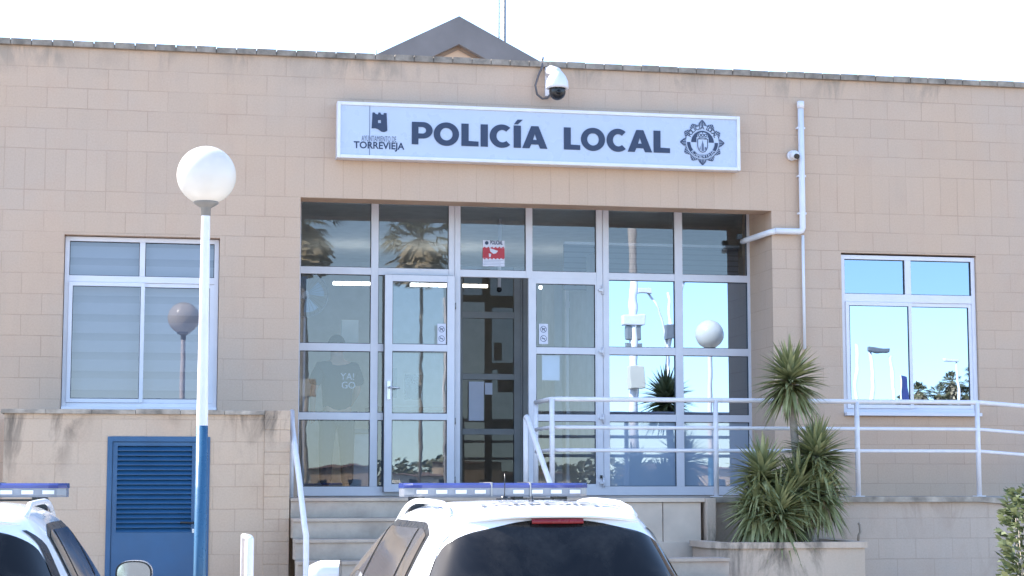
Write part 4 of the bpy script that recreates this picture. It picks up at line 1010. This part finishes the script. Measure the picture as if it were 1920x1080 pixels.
        mg = MB(); mg.grid([[(c_.x+(.118*k_*(abs(cos(a))**.78)*(1 if cos(a) > 0 else -1)), c_.y-.1012, c_.z+.082*k_*(abs(sin(a))**.78)*(1 if sin(a) > 0 else -1)) for a in [2*pi*k/28 for k in range(28)]] for k_ in (1.0,.90)], True, True); mg.build('mirror_rim', M['black'], mo, fix=False)
        # tail lights, head lights
        patch('tail_light', M['redlens'], lambda u, z: (s*u, rear_y(u, z)-.008, z), ln(.52,.86,10), ln(.80,.96,6)); patch('headlight', M['clearlens'], lambda u, z: (s*u, prof(z)[1]+prof(z)[2]-rear_y(u, z)+.008, z), ln(.45,.84,10), ln(.68,.80,5))
        patch('door_stripe', M['navy'], lambda y, z: (s*(side_x(y,z)+.006), y, z), ln(.5,3.6,30), ln(.62,.78,4))
        for yw in (.82, 3.47):
            wt = MB(); xo = s*.90
            wt.tube([(xo-s*.22,yw,.335),(xo-s*.01,yw,.335)], .335, 28); w_ = wt.build('wheel', M['rubber'], car, bevel=.02)
            wt = MB(); wt.tube([(xo-s*.01,yw,.335),(xo+s*.006,yw,.335)], .20, 20); wt.build('rim', M['silver'], w_)
            wt = MB(); wt.grid([[(s*(side_x(yw+r_*cos(a), max(.22,.335+r_*sin(a)))+.005), yw+r_*cos(a), max(.22,.335+r_*sin(a))) for a in ln(0,pi,20)] for r_ in (.335,.40)], True); wt.build('wheel_arch', M['black'], car, fix=False)
    patch('windscreen', M['carglass'], lambda u, z: (u*prof(z)[0]*.88, prof(z)[1]+prof(z)[2]-rear_y(u*prof(z)[0]*.88, z)+.008, z), ln(-1,1,20), ln(1.08,1.47,14))
    patch('number_plate', M['paper'], lambda x, z: (x, rear_y(x, z)-.012, z), ln(-.26,.26,8), ln(.78,.89,3))
    patch('rear_bumper_trim', M['black'], lambda x, z: (x, rear_y(x, z)-.01, z), ln(-.7,.7,20), ln(.28,.42,5))
    b = MB(); b.tube([(0,rear_y(0,1.06)-.03,1.06),(.05,rear_y(0,1.1)-.03,1.10),(.38,rear_y(.38,1.11)-.03,1.09)], .009, 6); b.build('rear_wiper', M['black'], car)
    # roof lettering
    for body_t, yy, sz, ww in (('TORREVIEJA', .68, .085, .84), ('POLICIA LOCAL', .88, .07, .46)):
        tm = text_mesh(body_t, sz, .003, .0005); COL.objects.link(tm); o = to_mesh_obj(tm, 'roof_text', M['navyfaint'], car)
        xs2 = [v.co.x for v in o.data.vertices]; k_ = ww/(max(xs2)-min(xs2))
        for v in o.data.vertices:
            x_, y_ = v.co.x*k_, v.co.y*1.0+yy-.18*abs(v.co.x*k_)**2; hz_ = bvh.ray_cast(Vector((x_, y_, 3)), Vector((0,0,-1)))[0]
            zz_ = hz_.z if hz_ else 1.5
            v.co = (x_, y_, max(zz_, 1.50+.022 if y_ < .62 else 0)+.012+v.co.z)
    # roof aerials
    b = MB(); b.poly([(-.02,.98,1.575),(.02,.98,1.575),(0,.955,1.575)]); b.v = []; b.f = []; b.sm = []
    b.grid([[( .022*cos(a)*k_, 1.0+.05*sin(a)*k_ - (1-k_)*.035, 1.575+.055*(1-k_)) for a in [2*pi*j/14 for j in range(14)]] for k_ in (1,.7,.4,.1)], True, True); b.build('aerial_fin', M['black'], car)
    b = MB(); b.tube([(.03,1.72,1.585),(.03,1.72,1.615)], .022, 12); b.tube([(.03,1.72,1.61),(.03,1.71,1.75)], .003, 5); b.build('whip_aerial', M['black'], car)
    # light bar
    lz, ly = 1.612, 2.02
    bar = MB(); W2 = .600
    def barsec(x, k_): return [(x, ly+dy*k_, lz+dz) for dy, dz in ((-.14,0),(-.150,.012),(-.150,.052),(.150,.052),(.150,.012),(.14,0))]
    P = [barsec(x, k_) for x, k_ in ((-W2,.55),(-W2+.05,.9),(-W2+.10,1),(W2-.10,1),(W2-.05,.9),(W2,.55))]; n_ = bar.grid(P, False, True); bar.f.append(tuple(n_+k for k in range(6))); bar.sm.append(False); bar.f.append(tuple(n_+30+k for k in range(6))); bar.sm.append(False)
    br = bar.build('light_bar', M['clearlens'], car); br.location.x = .035
    bl = MB()
    def blsec(x, k_): return [(x, ly+dy*k_, lz+dz) for dy, dz in ((-.152,.053),(-.154,.070),(-.135,.083),(.135,.083),(.154,.070),(.152,.053))]
    P = [blsec(x, k_) for x, k_ in ((-W2-.004,.55),(-W2+.045,.9),(-W2+.10,1),(W2-.10,1),(W2-.045,.9),(W2+.004,.55))]; n_ = bl.grid(P, False, True); bl.f.append(tuple(n_+k for k in range(6))); bl.sm.append(False); bl.f.append(tuple(n_+30+k for k in range(6))); bl.sm.append(False)
    bl.build('blue_lens', M['bluelens'], br)
    for k in range(9):
        x_ = -W2+.10+k*(2*W2-.20)/8-.035
        if k in (4,): continue
        box('lamp_module', M['white'], x_, x_+.07, ly-.158, ly-.1505, lz+.018, lz+.041, br)
    box('bar_joint', M['steel'], -.055, -.047, ly-.158, ly+.155, lz+.002, lz+.088, br); box('bar_joint', M['steel'], .20, .208, ly-.158, ly+.155, lz+.002, lz+.088, br)
    for s in (-1, 1):
        box('bar_mount', M['black'], s*.47-.045, s*.47+.045, ly-.04, ly+.04, roof_z(.45, ly)-.02, lz-.001, car)
    b = MB(); b.box(.06,.52,ly-.03,ly+.03,1.588,1.600); b.box(.16,.22,ly-.05,ly+.05,1.59,1.626); b.build('mount_rail', M['black'], car)
    return car
M['sideglass'] = plain('side_car_glass', (.09,.078,.07), .04, var=.2, scale=2, spec=.9)
M['mirrorglass'] = plain('mirror_glass', (.6,.62,.64), .03, 1.0, var=.02)
M['navyfaint'] = plain('faded_navy_vinyl', (.24,.25,.30), .25)
M['railpaint'] = plain('light_grey_rail', (.68,.68,.70), .3, var=.02)
CAR = make_car(); CAR['label'] = 'white police car with blue light bar parked in front of the entrance steps'
CARPOS = dict(u=1088, d=9.65, rot=4.0); CAR2 = dict(u=-188, d=9.8, rot=-3.0)
def place(car, u, d, rot):
    p = at(u, 903, -DIST+d); car.location = (p.x, p.y, 0); car.rotation_euler.z = R(rot); car.scale = (1, 1, 1.034)
place(CAR, **CARPOS)
car2 = copy_tree(CAR)
for ch in CAR.children:      # its left mirror is folded back along the door
    if ch.name.split('.')[0] == 'mirror' and ch.data.vertices[0].co.x < 0:
        pv = Vector((-.93, 2.72, 0)); A = Matrix.Translation(pv) @ Matrix.Rotation(R(76), 4, 'Z') @ Matrix.Translation(-pv); ch.matrix_local = A
place(car2, **CAR2); car2['label'] = 'white police car cut off at the left edge, in front of the blue door'

# ------------------------------------------------------------------ plants
def yucca(name, cx, cy, zc, n, L, trunk_pts, label, seed, droop=.5, lo=-.75):
    rnd = random.Random(seed); Y = thing(name, label, 'yucca', (0,0,0), 0, 'spiky yuccas in the planter')
    m = MB()
    for i in range(n):
        f = (i+.5)/n; el = math.asin(min(1, max(-1, 1-f*(1-lo)))) ; az = i*2.39996+rnd.uniform(-.25,.25); el += rnd.uniform(-.12,.12)
        l = L*rnd.uniform(.82,1.12)*(1.0 if el > 0 else .95); d = Vector((cos(az)*cos(el), sin(az)*cos(el), sin(el)))
        base = Vector((cx,cy,zc)) + Vector((d.x*.03, d.y*.03, d.z*.03-.04+ (.08*sin(el))))
        side = d.cross(Vector((0,0,1))); side = side.normalized() if side.length > .1 else Vector((1,0,0)); side = (side + Vector((rnd.uniform(-.3,.3), rnd.uniform(-.3,.3), rnd.uniform(-.3,.3)))).normalized()
        nrm = side.cross(d).normalized(); w = rnd.uniform(.020,.030); droop_ = droop*(1+(1.3 if el < -.25 else 0)+rnd.uniform(-.3,.5)); P = []
        for k in range(6):
            t_ = k/5; p_ = base + d*l*t_ + Vector((0,0,-1))*droop_*l*t_*t_*.35*cos(el); ww = w*(.55+1.1*t_ if t_ < .35 else (1-t_)/.65*.95+.02)
            P.append([p_-side*ww+nrm*ww*.35, p_, p_+side*ww+nrm*ww*.35])
        m.grid(P, True)
    m.build('leaves', M['yucca'], Y, fix=False)
    m = MB()
    for i in range(46):
        az = rnd.uniform(0, 2*pi); l = L*rnd.uniform(.45,.85); a_ = Vector((cx+.03*cos(az), cy+.03*sin(az), zc-.05-rnd.uniform(0,.10))); o_ = Vector((cos(az), sin(az), 0)); t_ = Vector((-sin(az), cos(az), 0))*.011; r_ = rnd.uniform(.25,.6)
        m.grid([[a_-t_, a_+t_], [a_+o_*l*r_*.7-t_*1.2+Vector((0,0,-.25*l)), a_+o_*l*r_*.7+t_*1.2+Vector((0,0,-.25*l))], [a_+o_*l*r_+Vector((0,0,-.8*l))-t_*.2, a_+o_*l*r_+Vector((0,0,-.8*l))+t_*.2]], True)
    m.build('dead_leaves', M['deadleaf'], Y, fix=False)
    if trunk_pts: b = MB(); b.tube(trunk_pts, [.045*(1-.25*k/len(trunk_pts)) for k in range(len(trunk_pts))], 10); b.build('trunk', M['trunk'], Y)
    return Y
yy_ = -1.45
def yp_(u, v, y): return at(u, v, y)
q = yp_(1481, 712, yy_); yucca('yucca', q.x, yy_, q.z, 300, .37, [yp_(1492,1015,yy_-.05), yp_(1496,900,yy_), yp_(1490,820,yy_), tuple(q)], 'tallest yucca with bare trunk rising above the others in the planter', 1)
q = yp_(1530, 856, yy_-.1); yucca('yucca', q.x, yy_-.1, q.z, 280, .39, [yp_(1500,1015,yy_-.1), yp_(1520,940,yy_-.1), tuple(q)], 'mid height yucca leaning to the right in the planter', 2, .6)
q = yp_(1430, 893, yy_-.2); yucca('yucca', q.x, yy_-.2, q.z, 240, .38, [yp_(1450,1015,yy_-.2), tuple(q)], 'bushy yucca at the left side of the planter', 3, .6)
q = yp_(1462, 962, yy_-.33); yucca('yucca', q.x, yy_-.33, q.z, 280, .41, [yp_(1462,1015,yy_-.33), tuple(q)], 'lowest yucca at the front centre of the planter', 4, .5)
q = yp_(1497, 915, yy_-.18); yucca('yucca', q.x, yy_-.18, q.z, 260, .38, [yp_(1500,1015,yy_-.15), tuple(q)], 'small yucca filling the gap at the right of the planter', 5, .5)
q = yp_(1420, 950, yy_-.25); yucca('yucca', q.x, yy_-.25, q.z, 220, .34, [yp_(1440,1015,yy_-.25), tuple(q)], 'small yucca hanging over the left end of the planter', 6, .8)
q = yp_(1540, 925, yy_-.2); yucca('yucca', q.x, yy_-.2, q.z, 200, .32, [yp_(1515,1015,yy_-.2), tuple(q)], 'small yucca low at the right of the clump in the planter', 7, .8)
# variegated shrub at the right edge
sh = thing('shrub', 'leafy variegated shrub at the right edge of the picture', 'shrub', (0,0,0)); rnd = random.Random(11); m = MB(); sc_ = at(1925, 1080, -4.5)
for i in range(1500):
    z = rnd.uniform(.2, at(1900,918,-4.5).z); rad = .24*(1-max(0,(z-1.35))/.6)**.5*rnd.uniform(.5,1); a = rnd.uniform(0,2*pi)
    c_ = Vector((sc_.x+.045+rad*cos(a), -4.5+rad*sin(a), z)); d = Vector((cos(a)+rnd.uniform(-.5,.5), sin(a)+rnd.uniform(-.5,.5), rnd.uniform(-.2,1.0))).normalized(); s_ = d.cross(Vector((rnd.uniform(-1,1),rnd.uniform(-1,1),1))).normalized()
    L_ = rnd.uniform(.06,.10); w = L_*.34; n_ = s_.cross(d)
    m.grid([[c_, c_, c_], [c_+d*L_*.45-s_*w+n_*.006, c_+d*L_*.45, c_+d*L_*.45+s_*w+n_*.006], [c_+d*L_, c_+d*L_, c_+d*L_]], True)
m.build('leaves', M['bush'], sh, fix=False)
b = MB()
for k in range(7): a = k*.9; b.tube([(sc_.x+.045+.03*cos(a),-4.5+.03*sin(a),0),(sc_.x+.045+.1*cos(a),-4.5+.1*sin(a),.8),(sc_.x+.045+.12*cos(a+.3),-4.5+.12*sin(a+.3),1.55)], [.012,.009,.004], 6)
b.build('stems', M['trunk'], sh)

# ------------------------------------------------------------------ the street behind the camera (seen only as reflections)
def palm(u, v, yr, Rc, label, yg=YG, skirt=True, seed=0, grp=None, thick=.2):
    rnd = random.Random(seed); p_ = refl(u, v, yr, yg); T = thing('palm_tree', label, 'palm tree', (p_.x, yr, 0), 0, grp)
    b = MB(); b.tube([(0,0,0),(.05,0,p_.z*.5),(0,0,p_.z)], [thick*1.2,thick,thick*.9], 10); b.build('trunk', M['trunk'], T)
    m = MB()
    for i in range(46):
        az = i*2.4; el = rnd.uniform(-.35,1.35); d = Vector((cos(az)*cos(el), sin(az)*cos(el), sin(el))); s_ = d.cross(Vector((0,0,1))).normalized(); L_ = Rc*rnd.uniform(.45,.6); c_ = Vector((0,0,p_.z))+d*L_
        for k in range(11):
            a = (k-5)/5*1.15; dd_ = (d*cos(a)+s_*sin(a)).normalized(); e_ = c_+dd_*Rc*.5+Vector((0,0,-.18*Rc)); w = .03*Rc; t_ = dd_.cross(Vector((0,0,1))).normalized()*w
            m.quad(c_-t_*.3, c_+dd_*Rc*.3-t_, e_, c_+dd_*Rc*.3+t_)
        t_ = s_*.012*Rc; o_ = Vector((0,0,p_.z)); m.quad(o_-t_, o_+t_, c_+t_, c_-t_)
    m.build('crown', M['palm'], T, fix=False)
    if skirt:
        m = MB()
        for i in range(420):
            az = rnd.uniform(0,2*pi); r_ = rnd.uniform(.15,.8)*Rc; z_ = p_.z-rnd.uniform(-.1,.5)*Rc; t_ = Vector((-sin(az),cos(az),0))*.09*Rc; a_ = Vector((cos(az)*.1,sin(az)*.1,z_)); e_ = Vector((cos(az)*r_,sin(az)*r_,z_-rnd.uniform(.3,.7)*Rc)); m.quad(a_-t_*.3,a_+t_*.3,e_+t_,e_-t_)
        m.build('dry_skirt', M['deadleaf'], T, fix=False)
    return T
palm(788, 452, -60, 1.9, 'shaggy fan palm reflected in the pane above the open door leaf', seed=1, thick=.08)
palm(566, 425, -58, 1.9, 'shaggy fan palm reflected at the left edge of the entrance glazing', seed=2, thick=.24)
for k, (u, v, rc) in enumerate(((1725,738,.9),(1744,768,.6),(1761,738,.8),(1786,720,.95),(1809,742,.9),(1833,704,1.1),(1690,754,.6))):
    palm(u, v, -100, rc, ['leftmost palm of the clump reflected in the right window','short palm second from left in the right window reflection','palm with open crown in the middle of the right window reflection','tall palm just left of the reflected street lamp in the right window','palm just right of the reflected street lamp in the right window','tallest palm at the right edge of the right window reflection','small dark palm beside the blue banner in the right window reflection'][k], YW2, seed=10+k, grp='palms reflected in the right window', thick=.15)
def pole(name, u, v, yr, rad, label, cat, yg, mt='white', fn=None, grp=None):
    p_ = refl(u, v, yr, yg); T = thing(name, label, cat, (p_.x, yr, 0), 0, grp); b = MB(); b.tube([(0,0,0),(0,0,p_.z)], [rad*1.15, rad*.9], 12); b.build('pole', M[mt], T)
    if fn: fn(T, p_.z)
    return T
def f1(T, h):
    k = 46.4/3442
    z = h-(608-430)*k; box('equipment_box', M['white'], -.3, .3, -.15, .15, z-.14, z+.14, T, .03)
    box('siren', M['steel'], -.20,-.06,-.1,.1, z-.5, z-.15, T, .02); box('siren', M['steel'], .06,.2,-.1,.1, z-.5, z-.15, T, .02)
    z = h-(655-430)*k; box('clamp', M['steel'], -.22,.24,-.08,.08,z-.06,z+.06,T,.01)
    z = h-(720-430)*k; box('cabinet', M['housewall2'], -.2,.18,.1,.4,z-.3,z+.28,T,.02)
pole('equipment_pole', 1186, 430, -26, .115, 'tall white pole with boxes reflected in the mirrored panes', 'pole', YG, fn=f1)
def f2(T, h):
    for s in (-1, 1):
        e_ = .75 if s < 0 else .42; u_ = 0 if s < 0 else .5
        b = MB(); b.tube([(0,0,h-2.6),(s*.10,0,h-1.6),(s*.35*e_/.75,u_*.3,h-.6+u_*.4),(s*e_,u_,h-.08+u_)], [.05,.045,.04,.035], 10); b.build('arm', M['white'], T); box('lamp_head', M['white'], s*(e_-.13), s*(e_+.37 if s < 0 else e_+.1), u_-.14, u_+.14, h-.13+u_, h+.06+u_, T, .02)
    z = h-(628-547)*(60/3442); box('control_box', M['furn'], -.18,.18,.06,.32,z-.22,z+.22,T,.01)
pole('twin_street_lamp', 1253, 547, -40, .055, 'white street lamp with two curved arms reflected in the mirrored panes', 'street lamp', YG, fn=f2)
# trim pole top: twin lamp pole ends where arms split
def f3(T, h): box('lamp_head', M['furn'], -.1, .75, -.14, .14, h-.06, h+.12, T, .04)
def f4(T, h): box('lamp_head', M['white'], -.1, .9, -.14, .14, h-.02, h+.14, T, .04)
pole('flagpole', 833, 560, -35, .05, 'thin white pole reflected in the open door leaf', 'flagpole', YG)
pole('flagpole', 1602, 648, -50, .08, 'leftmost bare white pole reflected in the right window', 'flagpole', YW2)
pole('street_lamp', 1633, 656, -50, .08, 'white pole with dark lamp head reflected in the right window', 'street lamp', YW2, fn=f3)
pole('flagpole', 1671, 665, -50, .08, 'white pole between the dark headed lamp and the banner in the right window reflection', 'flagpole', YW2)
pole('street_lamp', 1796, 678, -62, .06, 'thin white street lamp among the palms reflected in the right window', 'street lamp', YW2, fn=lambda T, h: box('lamp_head', M['white'], -.75, .1, -.12, .12, h-.02, h+.12, T, .04))
bn = thing('feather_banner', 'blue and white feather banner reflected in the right window', 'banner', tuple(refl(1699, 903, -50, YW2))[:2]+(0,)); zt = refl(1699, 706, -50, YW2).z
b = MB(); b.grid([[(x_, .01*sin(z_*3), z_) for x_ in (-.14, .05+.16*sin(min(1,(zt-z_)/1.0)*pi/2))] for z_ in [1.0+(zt-1.0)*k/12 for k in range(13)]], True); b.build('banner_cloth', M['bluelens'], bn, fix=False)
b = MB(); b.tube([(-.16,0,0),(-.16,0,zt)], .03, 6); b.build('pole', M['white'], bn)
# cream sign box on the left palm post
sb = thing('yellow_sign_box', 'cream box sign on a post reflected at the left edge of the entrance panes', 'sign', tuple(refl(573, 903, -40, YG))[:2]+(0,)); zz_ = refl(573, 726, -40, YG).z
box('sign_panel', M['housewall2'], -.28, .25, -.1, .1, zz_-.3, zz_+.25, sb, .02); b = MB(); b.tube([(-.02,0,0),(-.02,0,zz_-.3)], .09, 10); b.build('post', M['trunk'], sb)
# houses
def house(xc, yc, w, d, h, mt, label):
    H = thing('house', label, 'house', (xc, yc, 0), 0, 'houses across the road seen in reflections')
    m = MB(); m.box(-w/2,w/2,-d/2,d/2,0,h); m.build('wall', M[mt], H)
    r_ = MB(); o = .4; a_ = [(-w/2-o,-d/2-o,h+.01),(w/2+o,-d/2-o,h+.01),(w/2+o,d/2+o,h+.01),(-w/2-o,d/2+o,h+.01)]; rz = h+w*.06; t1_, t2_ = (-w/2+d/2,0,rz), (w/2-d/2,0,rz)
    if w <= d: t1_ = t2_ = (0,0,rz)
    r_.quad(a_[0],a_[1],t2_,t1_); r_.quad(a_[2],a_[3],t1_,t2_); r_.poly([a_[1],a_[2],t2_]); r_.poly([a_[3],a_[0],t1_]); r_.poly(a_); r_.build('roof', M['cyanroof'], H, fix=False)
    nwin = max(2, int(w/2.5))
    for i in range(nwin):
        for fl in range(max(1, int(h/2.8))):
            x_ = -w/2+(i+.5)*w/nwin; box('window', M['winblack'], x_-.5, x_+.5, d/2-.02, d/2+.03, .9+fl*2.8, 2.1+fl*2.8, H)
hs = ['ochre house with low tiled roof, leftmost across the road','small pale house reflected at the bottom left entrance pane','ochre house reflected just left of the open leaf','low pale house reflected at the left of the open leaf','tall ochre house reflected in the right of the open leaf','pale wide house reflected in the closed leaf','long ochre house at the far right across the road']
for k, (xc, w, h) in enumerate(((-12,9,2.8),(11,5,2.6),(17,6,3.3),(23,5,2.4),(28.5,6,3.6),(36,7,2.6),(46,9,3.0))):
    house(xc, -140-(k % 3)*9, w, 6, h, ('housewall','housewall2')[k % 2], hs[k])
hg = MB(); rnd = random.Random(5)
for i in range(9000):
    x_ = rnd.uniform(-70,110); y_ = rnd.uniform(-178,-172); z_ = rnd.uniform(0, 3.4+.8*sin(x_*.3)+.5*sin(x_*1.1)); s_ = rnd.uniform(.25,.55); a = rnd.uniform(0,pi)
    hg.quad((x_-s_*cos(a),y_-s_*sin(a),z_),(x_+s_*cos(a),y_+s_*sin(a),z_-.05),(x_+s_*.5,y_,z_+s_),(x_-s_*.5,y_+.1,z_+s_*.8))
o = hg.build('hedge', M['palm'], fix=False); struct(o, 'stuff')
